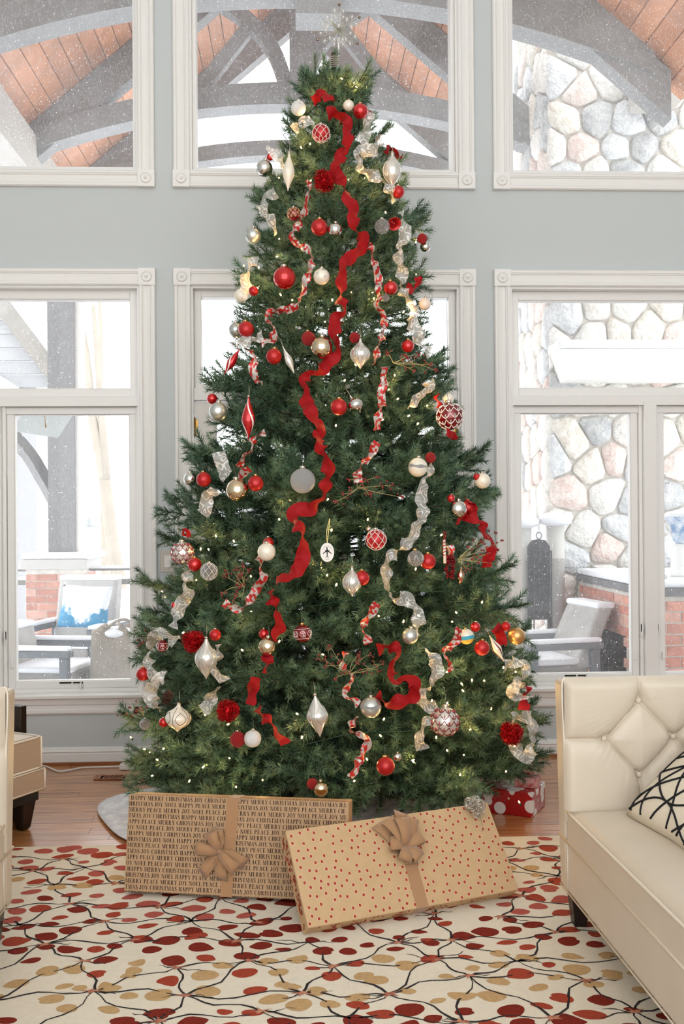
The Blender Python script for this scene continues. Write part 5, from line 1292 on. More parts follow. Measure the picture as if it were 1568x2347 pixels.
ball(619, 360, 8, 'redshine', 'tiny red ball behind the mirror silver ball at upper left', hook=False)
ball(913, 440, 14, 'red', 'red ball tucked right under the white onion ornament', out=0)
ball(674, 491, 15.5, 'reddark', 'small dark red ball with gold hexagon pattern in upper tree', [('painted_hexagons', 'hexes', f_hexes, 'goldpaint')])
ball(580, 540, 18, 'satin', 'satin silver ball hanging at the left outline above left casing')
ball(732, 521, 19, 'red', 'satin red ball in upper middle beside a silver ball', cap='gcap')
ball(768, 527, 16, 'silver', 'mirror silver ball right of satin red ball in upper middle')
ball(755, 527, 5.5, 'redglit', 'tiny red bead ball between red and silver upper balls', cap=None, hook=False)
ball(652, 637, 26, 'redshine', 'large shiny red ball left of cream snowflake ball')
ball(737, 634, 18.5, 'pearl', 'cream ball with small silver snowflakes left of red ribbon', [('snowflakes', 'flakes', f_flakes, 'satin')])
ball(553, 678, 16, 'pearl', 'off white ball at left outline under sheer ribbon')
ball(581, 667, 11, 'red', 'small red ball right of the off white ball at left outline', cap='gcap')
ball(541, 757, 17, 'satin', 'pale silver ball behind red ball at left outline', out=.0)
ball(564, 755, 18, 'red', 'satin red ball in front of pale silver ball at left outline', cap='gcap', out=1.4)
ball(707, 776, 16.5, 'redglit', 'red ball touching large champagne ball in the middle', cap='gcap')
ball(737, 797, 25, 'champ', 'large champagne mirror ball in the middle beside red ribbon', out=.9)
ball(876, 519, 17.5, 'clear', 'clear sequined ball beside red bell at upper right', hook=False)
ball(968, 547, 11.5, 'redglit', 'small red ball on the right outline above a silver ball', cap='gcap')
ball(975, 566, 12, 'silver', 'small mirror ball under the red one on right outline', hook=False, out=.0)
ball(896, 660, 16, 'redshine', 'shiny red ball between patterned ribbon and sheer ribbon at right', cap='gcap')
ball(884, 683, 9, 'clear', 'small clear ball under shiny red ball at right', hook=False)
ball(974, 697, 14, 'pink', 'blush white ball at right outline beside sheer ribbon')
ball(813, 774, 12.5, 'redglit', 'small matte red ball above silver teardrop in the middle', cap=None)
ball(935, 793, 14.5, 'redshine', 'shiny dark red ball above the berry spray at right', cap='gcap')
ball(966, 765, 10, 'satin', 'small silver ball behind sheer ribbon at right outline', hook=False, out=0)
ball(777, 933, 19, 'red', 'satin red ball left of silver onion ornament in the middle', cap='gcap')
ball(1032, 954, 31, 'reddark', 'large dark red ball with white scallops at the right outline', SCALR, out=1.0)
ball(1028, 914, 12, 'pearl', 'small pearl ball on top of large dark red scalloped ball')
ball(958, 1071, 22, 'pearl', 'pearl ball with glitter band at right above sheer ribbon', [('glitter_band', 'bandglit', f_bandglit, 'glitter')])
ball(987, 1049, 12.5, 'redglit', 'small red ball touching pearl ball with glitter band', cap=None)
ball(1106, 1102, 18, 'pearl', 'ivory ball hanging alone at far right outline below a branch tip')
ball(1093, 1093, 8, 'red', 'tiny red ball behind the ivory ball at far right', hook=False, out=0)
ball(1050, 1167, 20, 'silver', 'mirror ball reflecting green at right outline beside red ribbon')
ball(1072, 1163, 16, 'red', 'red ball behind green reflecting mirror ball at right', cap='gcap', out=0)
ball(1034, 1142, 9, 'redshine', 'tiny shiny red ball above the green reflecting mirror ball', hook=False)
ball(628, 817, 18, 'red', 'satin red ball left of slim white icicle ornament', cap='gcap')
ball(500, 943, 21, 'satin', 'pale satin silver ball left of red striped icicle')
ball(486, 914, 12, 'redshine', 'red ball behind pale satin silver ball at left outline', out=0)
ball(436, 1098, 15, 'silver', 'small mirror ball at left outline beside a red ball')
ball(467, 1099, 17, 'red', 'red ball right of small mirror ball at left outline', cap='gcap')
ball(544, 1124, 26, 'champ', 'large champagne mirror ball at left with red ball beside', out=.9)
ball(586, 1108, 18, 'red', 'red ball right of large champagne mirror ball at left', cap='gcap')
ball(694, 1102, 28.5, 'glitter', 'large silver glitter ball in the middle of the tree', out=.9)
ball(418, 1268, 26, 'whitemetal', 'white silver ball with red scallops at left outline', SCALW, out=.9)
ball(446, 1294, 16, 'redshine', 'shiny red ball touching white scalloped ball at left', cap='gcap')
ball(479, 1310, 19.5, 'clear', 'clear crystal ball right of shiny red ball at left', [('etched_lattice', 'lattice', f_lattice, 'white')])
ball(611, 1265, 20.6, 'pearl', 'pearl ball in front of red ball at mid left', out=1.2)
ball(615, 1244, 12.5, 'redshine', 'red ball peeking over the mid left pearl ball', hook=False, out=0)
ball(399, 1387, 7, 'redshine', 'tiny shiny red ball at left outline beside sheer ribbon', hook=False)
ball(493, 1455, 13.5, 'red', 'small red ball right above the long white teardrop at left', cap='cap')
ball(694, 1452, 20.5, 'reddark', 'dark red ball with white curls in lower middle', [('painted_curls', 'curls', f_curls, 'white')], cap='gcap')
ball(613, 1482, 21, 'champ', 'mirror ball with silver cap under the red ribbon at lower left', out=.9)
ball(605, 1453, 12, 'redshine', 'red ball behind mirror ball under red ribbon at lower left', hook=False, out=0)
ball(372, 1481, 14, 'reddark', 'dark red onion ball with white curls inside sheer ribbon loop', [('painted_curls', 'curls', f_curls, 'white')])
ball(862, 1237, 23.5, 'red', 'red ball with white lattice right of the airplane disc', LATT, out=.9)
ball(845, 1213, 7, 'champ', 'tiny champagne ball above red lattice ball at mid right', hook=False)
ball(953, 1280, 19, 'clear', 'clear ball with white leaf print beside a red ball', [('leaf_print', 'swirl', f_swirl, 'white')], cap='gcap')
ball(981, 1287, 18, 'red', 'red ball right of the clear leaf print ball', cap='gcap', out=.3)
ball(830, 1325, 17, 'red', 'red ball right of silver onion ornament below lattice ball', cap='gcap')
ball(940, 1458, 18.5, 'satin', 'pale silver ball with glints under sheer ribbon at right', [('snowflakes', 'flakes', f_flakes, 'satin')])
ball(1069, 1459, 17.5, 'pearl', 'cream ball with blue and yellow bands at lower right', [('blue_band', 'bandB', f_bandB, 'blue'), ('yellow_band', 'bandY', f_bandY, 'yellow')], cap='gcap')
ball(1090, 1437, 11.5, 'redshine', 'small red ball behind the blue banded ball', hook=False, out=.2)
ball(1160, 1436, 11, 'red', 'small red ball touching gold ball at right outline', cap='gcap')
ball(1184, 1458, 19.6, 'gold', 'satin gold ball at the lower right outline', cap=None)
ball(1105, 1485, 17.4, 'red', 'red ball beside striped white icicle at lower right', cap='gcap')
ball(1020, 1654, 33, 'whitemetal', 'largest white silver ball with red scallops at lower right', SCALW, out=.8)
ball(375, 1656, 11, 'redshine', 'red ball half behind the white onion ornament at lower left', out=.1)
ball(332, 1660, 13, 'clear', 'clear ball at the lower left outline', hook=False)
ball(545, 1695, 18, 'redglit', 'sugared red ball touching white frosted ball at bottom', cap='cap')
ball(579, 1693, 19.5, 'frost', 'white frosted ball right of sugared red ball at bottom', [('snowflakes', 'flakes', f_flakes, 'white')])
ball(328, 1545, 15.5, 'red', 'red ball at left outline in front of the window sill', cap='gcap')
ball(850, 1621, 24, 'satin', 'silver ball with glitter band at the end of red ribbon', [('glitter_band', 'bandglit', f_bandglit, 'glitter')], out=.9)
ball(884, 1756, 21, 'red', 'large red ball hanging low in the middle', cap='gcap', out=.9)
ball(911, 1735, 10, 'silver', 'small silver ball behind the low red ball', hook=False, out=0)
ball(716, 1797, 13, 'redglit', 'red ball beside mirror ball just above the printed gift', cap=None, k=.95)
ball(736, 1808, 18, 'champ', 'mirror ball hanging just above the printed gift', out=.6, k=.95)
# ---- tinsel balls
for x, y, r, lab in ((744, 414, 27, 'red tinsel ball in the upper tree under lattice ball'), (443, 1470, 28, 'red tinsel ball at left beside long white teardrop'), (521, 1629, 28, 'red tinsel ball at lower left above sugared red ball'), (1172, 1681, 29, 'red tinsel ball at lower right inside sheer ribbon loop')):
    p, rr_ = place(x, y, r, 1.0, .8); t = thing('tinsel_ball', lab, 'ornament', p, ro.uniform(0, 6)); t.scale = (rr_,)*3; kidm(t, 'tinsel', 'tinsel', f_tinsel, MO['tinsel'])
# ---- spindle shaped ornaments
SHAPES = dict(
 slim=[(.06, 1.0), (.16, .92), (.20, .80), (.55, .50), (.85, .22), (1.0, .0), (.92, -.22), (.62, -.48), (.34, -.68), (.16, -.86), (.03, -1.0)],
 tear=[(.08, 1.0), (.15, .93), (.18, .84), (.38, .62), (.72, .40), (.95, .18), (1.0, -.02), (.92, -.24), (.66, -.48), (.36, -.72), (.14, -.90), (.02, -1.0)],
 onion=[(.10, 1.0), (.14, .93), (.16, .82), (.40, .62), (.78, .40), (.98, .12), (1.0, -.10), (.88, -.36), (.58, -.60), (.26, -.78), (.10, -.90), (.02, -1.0)],
 diamond=[(.05, 1.0), (.12, .90), (.40, .60), (.80, .25), (1.0, .0), (.80, -.25), (.42, -.58), (.14, -.88), (.02, -1.0)])
def spindle(x0, y0, x1, y1, hw, shape, m, lab, stripes=None, k=1.0, out=.02, n_str=4, rings=None, name='icicle_ornament', tw=2.2):
    cx_, cy__ = (x0+x1)/2, (y0+y1)/2; p = surf(cx_, cy__, k, out); dist = (p-EYE).dot(fw)
    a = rt*(x0-x1)-up*(y0-y1); hh = a.length/2*dist/FPX; w = hw*dist/FPX
    t = thing(name, lab, 'ornament', p); t.rotation_mode = 'QUATERNION'; t.rotation_quaternion = Vector((0, 0, 1)).rotation_difference(a.normalized())
    pr = [(r*w, z*hh) for r, z in SHAPES[shape]]; sm = smoothpath([(r, 0, z) for r, z in pr], 3); pr2 = [(max(.0006, q.x), q.z) for q in sm]
    b = MB(); b.lathe(pr2, 24); b.build('glass_body', MO[m], t, smooth=True)
    b = MB(); b.lathe([(w*.14+.001, hh*.96), (w*.14+.0015, hh*1.05), (w*.1, hh*1.07)], 10); b.tube([(0, 0, hh*1.05), (.002, .004, hh*1.05+.02), (0, .012, hh*1.05+.045)], .0009, 4); b.build('cap', MO['cap'], t, smooth=True)
    rad = lambda z: next((r0_+(r1_-r0_)*(z-z0_)/(z1_-z0_) for (r0_, z0_), (r1_, z1_) in zip(pr2, pr2[1:]) if min(z0_, z1_) <= z <= max(z0_, z1_) and z0_ != z1_), .001)
    if stripes:
        b = MB()
        for q in range(n_str):
            L_, R_ = [], []
            for i in range(29):
                z = hh*(.9-1.78*i/28); an = 2*PI*q/n_str+tw*i/28; r = rad(z)+.0005
                for lst, d in ((L_, -.16), (R_, .16)): lst.append((r*math.cos(an+d), r*math.sin(an+d), z))
            b.strip(L_, R_)
        b.build('painted_stripes', MO[stripes], t, smooth=True)
    if rings:
        b = MB()
        for c in range(5):
            an = 2*PI*c/5
            for s in (1, -1): b.tube([((rad(z)+.0006)*math.cos(an+s*.42*math.sin(PI*i/14)), (rad(z)+.0006)*math.sin(an+s*.42*math.sin(PI*i/14)), z) for i in range(15) for z in [hh*(.45-.85*i/14)]], .0010, 4, caps=False)
            b.tube([((rad(z)+.0006)*math.cos(an+.63), (rad(z)+.0006)*math.sin(an+.63), z) for i in range(15) for z in [hh*(.75-1.5*i/14)]], .0009, 4, caps=False)
        b.build('painted_lines', MO[rings], t, smooth=True)
    return t
spindle(663, 350, 660, 438, 14, 'slim', 'pearl', 'slim ivory icicle ornament at upper left of the tree')
spindle(899, 350, 899, 431, 21, 'onion', 'whitemetal', 'white silver onion ornament at upper right of the tree', name='onion_ornament', rings='white')
spindle(826, 778, 826, 846, 23, 'tear', 'whitemetal', 'silver teardrop ornament below small matte red ball in the middle', name='teardrop_ornament', rings='satin')
spindle(649, 795, 675, 857, 8.5, 'slim', 'whitemetal', 'slim silver icicle ornament tilted beside red ball at left', stripes='white')
spindle(570, 909, 569, 1008, 15.5, 'slim', 'redshine', 'red icicle ornament with white spiral stripes at left', stripes='white', n_str=3, out=.04)
spindle(549, 800, 514, 858, 10, 'slim', 'redshine', 'tilted red icicle ornament at left outline before the transom', stripes='white', n_str=2)
spindle(803, 908, 826, 946, 18, 'onion', 'silver', 'tilted silver onion ornament right of satin red ball', name='onion_ornament')
spindle(807, 1300, 807, 1368, 21, 'onion', 'whitemetal', 'white silver onion ornament left of red ball in the middle', name='onion_ornament', rings='satin')
spindle(1123, 1458, 1155, 1516, 11, 'diamond', 'pearl', 'white icicle ornament with red stripes at lower right', stripes='reddark', n_str=4, tw=.8)
spindle(473, 1462, 473, 1556, 26, 'tear', 'whitemetal', 'long white silver teardrop at left beside tinsel ball', name='teardrop_ornament', rings='satin', out=.045)
spindle(410, 1612, 407, 1678, 30, 'onion', 'pearl', 'cream onion ornament with black lines at lower left', name='onion_ornament', rings='black', out=.04)
spindle(722, 1592, 734, 1689, 25, 'diamond', 'whitemetal', 'silver gold teardrop hanging in the lower middle', name='teardrop_ornament', rings='satin', out=.05)
# red bell
p, r = place(902, 511, 16, 1.0, .8); t = thing('bell_ornament', 'red bell ornament beside clear sequined ball at upper right', 'ornament', p); t.scale = (r,)*3
t.rotation_mode = 'QUATERNION'; t.rotation_quaternion = Vector((0, 0, -1)).rotation_difference((-ray(902, 511)*.8+rt*.35-up*.35).normalized())
b = MB(); b.lathe([(.05, 1.0), (.35, .95), (.5, .75), (.58, .3), (.72, -.1), (1.0, -.45), (.95, -.45), (.66, -.06), (.5, .3), (.42, .7), (.05, .9)], 24); kb = b.build('bell', MO['red'], t, smooth=True)
b = MB(); b.ball((0, 0, -.25), .14, 10, 8); b.build('clapper', MO['redshine'], t, smooth=True)
b = MB(); b.tube([(.12*math.cos(k*PI/6), 0, 1.1+.12*math.sin(k*PI/6)) for k in range(13)], .04, 5); b.build('loop', MO['gcap'], t, smooth=True)
# oval airplane disc
p = surf(750, 1266, 1.0, .03); dd = (p-EYE).dot(fw); w, h = 16*dd/FPX, 22*dd/FPX
t = thing('airplane_disc', 'oval white disc ornament with black airplane hanging on gold cord', 'ornament', p)
b = MB(); n = 28; b.prism([(w*math.cos(2*PI*i/n), 0, h*math.sin(2*PI*i/n)) for i in range(n)], (0, .004, 0)); b.build('disc', mat('white disc', srgb(240, 232, 224), .5), t)
b = MB(); y_ = -.0006
b.face((-.003*1, y_, h*.52), (.001, y_, h*.56), (.0025, y_, h*.1), (.0015, y_, -h*.42), (-.0015, y_, -h*.42), (-.0025, y_, h*.1))
for s in (-1, 1):
    b.face((0, y_, h*.32), (s*w*.62, y_, -h*.10), (s*w*.66, y_, -h*.18), (s*w*.5, y_, -h*.13), (0, y_, h*.12)); b.face((0, y_, -h*.36), (s*w*.22, y_, -h*.52), (s*w*.20, y_, -h*.56), (0, y_, -h*.46))
    b.face((s*w*.22, y_, h*.28), (s*w*.29, y_, h*.28), (s*w*.29, y_, h*.08), (s*w*.22, y_, h*.08))
b.build('airplane', MO['black'], t)
b = MB()
for i in range(13):
    a = R(150)-R(120)*i/12
    if i == 6: continue
    c = Vector((w*.74*math.cos(a), y_, h*.68*math.sin(a)+h*.0)); b.box(c.x-.0007, c.x+.0007, y_-.0002, y_, c.z-.0013, c.z+.0013)
for i in range(4): b.box(-w*.22+i*w*.13, -w*.22+i*w*.13+.0012, y_-.0002, y_, -h*.76, -h*.68)
b.build('tiny_lettering', MO['black'], t)
b = MB(); b.tube([(0, .002, h*.9), (.004, .004, h*1.7), (.012, .01, h*3.5)], .0011, 5); b.tube([(0, .002, h*.9), (-.002, .006, h*2.2), (.010, .012, h*3.5)], .0008, 5); b.build('gold_cord', MO['gcap'], t)
# candy stick, glitter cluster, small reindeer-like drop
p0, p1 = surf(1018, 1236, 1.0, .03), surf(1020, 1291, 1.0, .03); t = thing('candy_stick', 'white candy stick ornament with red spiral at mid right', 'ornament', p1)
b = MB(); b.tube([(0, 0, 0), p0-p1], .0058, 10); b.build('stick', MO['pearl'], t, smooth=True)
ax_ = (p0-p1); o1 = ax_.normalized().orthogonal(); o2 = ax_.normalized().cross(o1); b = MB(); b.tube([ax_*(.25+.75*i/60)+(o1*math.cos(i*.6)+o2*math.sin(i*.6))*.0056 for i in range(61)], .0018, 5); b.build('spiral', MO['redshine'], t, smooth=True)
b = MB(); b.tube([ax_, ax_+Vector((.006, .0, .012)), ax_+Vector((.010, 0, .026)), ax_+Vector((0, .004, .034)), ax_], .0016, 5); b.build('red_loop', MO['red'], t, smooth=True)
p = surf(1032, 1299, 1.0, .02); t = thing('glitter_cone', 'dark red glitter cone cluster beside the candy stick', 'ornament', p); q = random.Random(4)
b = MB()
for i in range(90): zz = q.uniform(-1, 1); rr2 = .022*(1-.35*abs(zz))*q.uniform(.6, 1); a = q.uniform(0, 6.3); b.ball((rr2*math.cos(a), rr2*math.sin(a), zz*.045), .0048, 6, 4)
b.build('glitter_beads', mat('dark red glitter', srgb(120, 14, 22), .25, .4), t, smooth=True)
spindle(1057, 1300, 1054, 1340, 9, 'onion', 'champ', 'small silver and red drop ornament beside glitter cone', stripes='redshine', name='drop_ornament')
# pine cone at lower left
for x, y, rr3, lab in ((382, 1600, 15, 'brown pine cone between sheer ribbon and cream onion ornament'), (312, 1629, 8, 'tiny brown cone at far lower left branch tip')):
    p, r = place(x, y, rr3, 1.0, .5); t = thing('pine_cone', lab, 'pine cone', p, 0); t.rotation_euler = (.4, .5, 0); b = MB()
    for i in range(60):
        z_ = 1-2*i/59; rad_ = math.sqrt(max(.02, 1-z_*z_*.85))*.72; a = i*2.4; d = Vector((math.cos(a), math.sin(a), 0)); s_ = Vector((-d.y, d.x, 0)); c = Vector((0, 0, z_*1.15))
        b.face((c+d*rad_*.4-s_*.14)*r, (c+d*rad_*.4+s_*.14)*r, (c+d*rad_*1.05+s_*.17+Vector((0, 0, .16)))*r, (c+d*rad_*1.15+Vector((0, 0, .22)))*r, (c+d*rad_*1.05-s_*.17+Vector((0, 0, .16)))*r)
    b.build('scales', mat('cone brown', srgb(86, 58, 46), .7), t, solid=.0012)
# ---- snowflake topper
c0 = atY(776, 66, YT-.01); t = thing('snowflake_topper', 'clear beaded snowflake star on the tree top', 'tree topper', c0)
MW = mat('champagne wire', srgb(206, 200, 180), .3, .8); MC = mat('clear bead', srgb(244, 244, 242), .05, .2, trans=.6)
PX = YT/FPX
b = MB(); bd = []
for k, (an, has) in enumerate(((88, 1), (29, 1), (-38, 1), (-90, 0), (-152, 1), (150, 0))):
    a = R(an); d = Vector((math.cos(a), 0, math.sin(a))); nn = Vector((-d.z, 0, d.x)); l = (52 if has else 44)*PX
    b.tube([(0, 0, 0), d*l], .0012, 5)
    if has: bd.append((d*(l+.006), .0075, 'end'))
    for s in (1, -1):
        for f, cr_ in ((.42, .011), (.68, .0125)):
            base = d*l*f; ctr = base+nn*s*.020+d*.012
            b.tube(smoothpath([base, base+nn*s*.012+d*.004]+[ctr+(nn*math.cos(q*.8)+d*math.sin(q*.8))*cr_ for q in range(-2, 6)], 3), .0009, 4, caps=False); bd.append((ctr, .0062, 'bead'))
b.build('wire_spokes', MW, t, smooth=True)
for p_, r_, nm in bd:
    o = MB(); o.ball(p_, r_, 10, 7); o.build('end_ball' if nm == 'end' else 'bead', mat('dark mirror bead', srgb(150, 128, 112), .1, 1) if nm == 'end' else MC, t, smooth=True)
q = random.Random(6); b = MB()
for i in range(110):
    d = Vector((q.gauss(0, 1), q.gauss(0, .8), q.gauss(0, 1))).normalized(); l = q.uniform(.03, .058); s_ = d.orthogonal().normalized()*.0022; b.face(-s_*.3, d*l*.55-s_, d*l, d*l*.55+s_, s_*.3)
b.build('glitter_burst', mat('champagne glitter', srgb(226, 222, 206), .3, .5), t)
b = MB(); b.ball((0, -.02, .006), .012, 12, 8); b.build('centre_crystal', MC, t, smooth=True)
b = MB(); b.lathe([(.008, -.125), (.008, -.05), (.003, -.03)], 10); b.build('socket_tube', MC, t, smooth=True)
# ================================================================== RIBBONS AND BERRY SPRAYS
M_velvet = mat('red velvet ribbon', srgb(158, 9, 16), .7, spec=.35, bump=(500, .3, .001))
def ribbonmat(kind):
    m = bpy.data.materials.new(kind); m.use_nodes = True; nt = m.node_tree; N = nt.nodes; L = nt.links; b = N['Principled BSDF']; out = [n for n in N if n.type == 'OUTPUT_MATERIAL'][0]
    tc = N.new('ShaderNodeTexCoord'); no = N.new('ShaderNodeTexNoise'); no.inputs['Scale'].default_value = 34 if kind[0] == 's' else 72; no.inputs['Detail'].default_value = 0; L.new(tc.outputs['Object'], no.inputs['Vector'])
    if kind == 'sheer silver ribbon':
        mu = N.new('ShaderNodeMath'); mu.operation = 'MULTIPLY'; mu.inputs[1].default_value = 26; L.new(no.outputs['Fac'], mu.inputs[0]); si = N.new('ShaderNodeMath'); si.operation = 'SINE'; L.new(mu.outputs[0], si.inputs[0])
        mr = N.new('ShaderNodeMapRange'); mr.inputs[1].default_value = .45; mr.inputs[2].default_value = .85; mr.inputs[3].default_value = .38; mr.inputs[4].default_value = .80; L.new(si.outputs[0], mr.inputs[0])
        b.inputs['Base Color'].default_value = (*srgb(240, 236, 230), 1); b.inputs['Roughness'].default_value = .35; b.inputs['Metallic'].default_value = .15
        tr = N.new('ShaderNodeBsdfTransparent'); mx = N.new('ShaderNodeMixShader'); L.new(mr.outputs[0], mx.inputs[0]); L.new(tr.outputs[0], mx.inputs[1]); L.new(b.outputs[0], mx.inputs[2]); L.new(mx.outputs[0], out.inputs[0])
    else:
        mr = N.new('ShaderNodeMapRange'); mr.inputs[1].default_value = .47; mr.inputs[2].default_value = .53; L.new(no.outputs['Fac'], mr.inputs[0])
        mx = N.new('ShaderNodeMix'); mx.data_type = 'RGBA'; mx.inputs[6].default_value = (*srgb(190, 44, 38), 1); mx.inputs[7].default_value = (*srgb(196, 186, 178), 1); L.new(mr.outputs[0], mx.inputs[0]); L.new(mx.outputs[2], b.inputs['Base Color']); b.inputs['Roughness'].default_value = .32; b.inputs['Metallic'].default_value = .3
    return m
M_sheer = ribbonmat('sheer silver ribbon'); M_patt = ribbonmat('red and silver ribbon')
rb = random.Random(17)
def ribbon(name, lab, pts, w, m, out=.018, tw=1.0, freq=1.0, group=None):
    P = []
    for i, q in enumerate(pts):
        k = q[2] if len(q) > 2 else 0
        P.append(surf(q[0], q[1], 1.0, out+k))
    S_ = smoothpath(P, 10); n = len(S_); ph = rb.uniform(0, 6); o0 = S_[0].copy(); rows = []; dist = 0
    for i, p in enumerate(S_):
        t = (S_[min(i+1, n-1)]-S_[max(i-1, 0)]).normalized()
        if i: dist += (p-S_[i-1]).length
        vw = (EYE-p).normalized(); sd = t.cross(vw).normalized(); nn = sd.cross(t)
        a = tw*(1.25*math.sin(dist*freq*21+ph+.8*math.sin(dist*17))+.45*math.sin(dist*freq*53+ph*2)); d = sd*math.cos(a)+nn*math.sin(a)
        p2 = p+nn*(.016*math.sin(dist*freq*33+ph)+.008*math.sin(dist*freq*71)); ww = w/2; bow_ = nn*.004
        e2_ = sd*-math.sin(a)+nn*math.cos(a); r1_, r2_ = e2_*(.009*math.sin(dist*95+ph)), e2_*(.009*math.sin(dist*83+ph*3))
        rows.append([p2-d*ww-o0+r1_, p2-d*ww*.5-o0+bow_*.7+r1_*.3, p2-o0+bow_, p2+d*ww*.5-o0+bow_*.7+r2_*.3, p2+d*ww-o0+r2_])
    b = MB(); b.grid(rows); o = b.build(name, m, None, smooth=True); o.location = o0; tag(o, lab, 'ribbon', group); return o
W1, W2, W3 = .058, .056, .034
ribbon('velvet_ribbon', 'long red velvet ribbon cascading from the tree top to the middle', [(750, 262), (768, 258), (788, 272), (798, 300), (792, 335), (776, 370), (768, 392), (783, 420), (796, 448), (808, 478), (812, 505), (818, 530), (834, 548), (828, 570), (800, 594), (782, 622), (784, 650), (782, 690), (786, 715), (770, 735), (768, 770), (774, 795), (764, 818), (738, 846), (710, 860), (698, 880), (699, 906), (708, 935), (724, 965), (736, 985), (730, 1002), (738, 1030), (750, 1065), (752, 1090), (745, 1118), (734, 1148), (712, 1166), (684, 1168), (672, 1182), (680, 1206), (694, 1222), (696, 1250), (694, 1280), (682, 1306), (658, 1322), (632, 1332)], W1, M_velvet, tw=.9)
ribbon('velvet_ribbon', 'red velvet ribbon piece hanging below the long red cascade', [(620, 1352), (625, 1380), (638, 1410), (642, 1432), (634, 1452), (632, 1470)], W1, M_velvet)
ribbon('velvet_ribbon', 'short red velvet ribbon under the mirror ball at lower left', [(617, 1500), (611, 1520), (610, 1545)], W1*.9, M_velvet)
ribbon('velvet_ribbon', 'red velvet ribbon standing upright at lower left above tinsel ball', [(586, 1552), (580, 1580), (574, 1616)], W1*.8, M_velvet)
ribbon('velvet_ribbon', 'lowest red velvet ribbon slanting right at lower left', [(590, 1622), (606, 1645), (628, 1668), (642, 1690), (652, 1705)], W1*.9, M_velvet)
ribbon('velvet_ribbon', 'looped red velvet ribbon at lower right ending by silver ball', [(868, 1490), (890, 1480), (908, 1492), (904, 1520), (896, 1545), (912, 1562), (935, 1560), (952, 1572), (948, 1596), (925, 1604), (898, 1612), (876, 1606), (860, 1594)], W1, M_velvet)
ribbon('velvet_ribbon', 'red velvet ribbon curving at right outline over berry twigs', [(1052, 1188), (1074, 1182), (1096, 1192), (1112, 1220), (1126, 1245), (1128, 1262), (1120, 1280), (1114, 1300)], W1, M_velvet)
ribbon('velvet_ribbon', 'small red velvet loop above the right outline ribbon', [(1066, 1148), (1080, 1154), (1082, 1176), (1072, 1192)], W1*.8, M_velvet)
ribbon('velvet_ribbon', 'small red ribbon end beside sheer bow at lower right outline', [(1208, 1574), (1206, 1600), (1200, 1628)], W1*.8, M_velvet)
ribbon('velvet_ribbon', 'small red ribbon loop at upper right outline above onion ornament', [(880, 342), (900, 346), (916, 360)], W1*.7, M_velvet)
ribbon('velvet_ribbon', 'red ribbon scrap beside the dark red scalloped ball', [(1000, 902), (1004, 920), (1010, 940)], W1*.6, M_velvet)
ribbon('velvet_ribbon', 'red ribbon scrap below the dark red scalloped ball', [(1020, 986), (1036, 998), (1048, 1010)], W1*.6, M_velvet)
ribbon('velvet_ribbon', 'red ribbon loop at right outline beside the sheer ribbon', [(930, 655), (946, 662), (960, 650), (958, 636)], W1*.6, M_velvet)
ribbon('velvet_ribbon', 'red velvet bow scrap behind the tilted striped icicle', [(1130, 1432), (1142, 1446), (1150, 1466), (1144, 1482)], W1*.8, M_velvet, tw=.5)
ribbon('velvet_ribbon', 'red velvet tuft near the very top of the tree', [(720, 232), (734, 218), (750, 222), (758, 236)], W1*.9, M_velvet, tw=.6)
ribbon('velvet_ribbon', 'red ribbon tip above white scalloped ball at left', [(420, 1222), (430, 1222), (438, 1234)], W1*.5, M_velvet, tw=.5)
G_ = 'sheer silver ribbons'
S = lambda lab, pts, **k: ribbon('sheer_ribbon', lab, pts, W2, M_sheer, group=G_, **k)
S('short sheer silver ribbon right of the shiny red top ball', [(846, 262), (842, 290), (832, 318), (824, 330)])
S('sheer silver ribbon curling down past the white onion ornament', [(874, 322), (862, 342), (832, 346), (822, 362), (828, 386), (850, 400), (876, 410), (892, 432), (906, 462)])
S('long sheer silver ribbon down the right side to berry spray', [(916, 486), (928, 512), (926, 552), (912, 586), (922, 620), (918, 648), (930, 680), (948, 706), (944, 738), (958, 770), (974, 800), (990, 810)])
S('short sheer silver ribbon below the berry spray at right', [(988, 868), (978, 896), (956, 914), (940, 926)])
S('long sheer silver ribbon from pearl ball down to pale silver ball', [(984, 1062), (976, 1100), (966, 1140), (970, 1172), (956, 1208), (936, 1240), (908, 1266), (888, 1290), (886, 1320), (890, 1352), (904, 1372), (930, 1372), (950, 1390), (960, 1420), (956, 1456)])
S('sheer silver ribbon winding past the largest scalloped ball', [(972, 1490), (996, 1512), (1002, 1540), (994, 1566), (970, 1586), (962, 1604), (984, 1616), (1000, 1634), (984, 1654), (966, 1674), (962, 1700), (970, 1722)])
S('sheer silver bow at right outline below the striped icicle', [(1162, 1524), (1180, 1516), (1202, 1526), (1198, 1552), (1178, 1578), (1176, 1590), (1206, 1594)])
S('sheer silver ribbon loop hanging at lower right outline', [(1176, 1648), (1200, 1642), (1216, 1652), (1222, 1690), (1220, 1718), (1204, 1736), (1190, 1722), (1180, 1704)])
S('small sheer ribbon left of the top lattice ball', [(710, 286), (696, 280), (682, 288), (672, 298)])
S('sheer silver ribbon at upper left outline beside silver mirror ball', [(628, 345), (640, 360), (652, 378)])
S('sheer silver ribbon at left outline above the satin silver ball', [(632, 440), (606, 456), (602, 480), (618, 500), (628, 530)])
S('sheer silver ribbon at left outline above the off white ball', [(592, 588), (578, 606), (562, 634), (566, 660), (572, 684)])
S('sheer silver ribbon under red and pale silver balls at left', [(600, 770), (576, 782), (548, 786), (534, 796)])
S('wide sheer ribbon piece above small mirror ball at left', [(502, 1042), (510, 1066), (520, 1096)], tw=.4)
S('sheer ribbon piece below the champagne mirror ball at left', [(494, 1120), (478, 1136), (470, 1168), (462, 1180)], tw=.5)
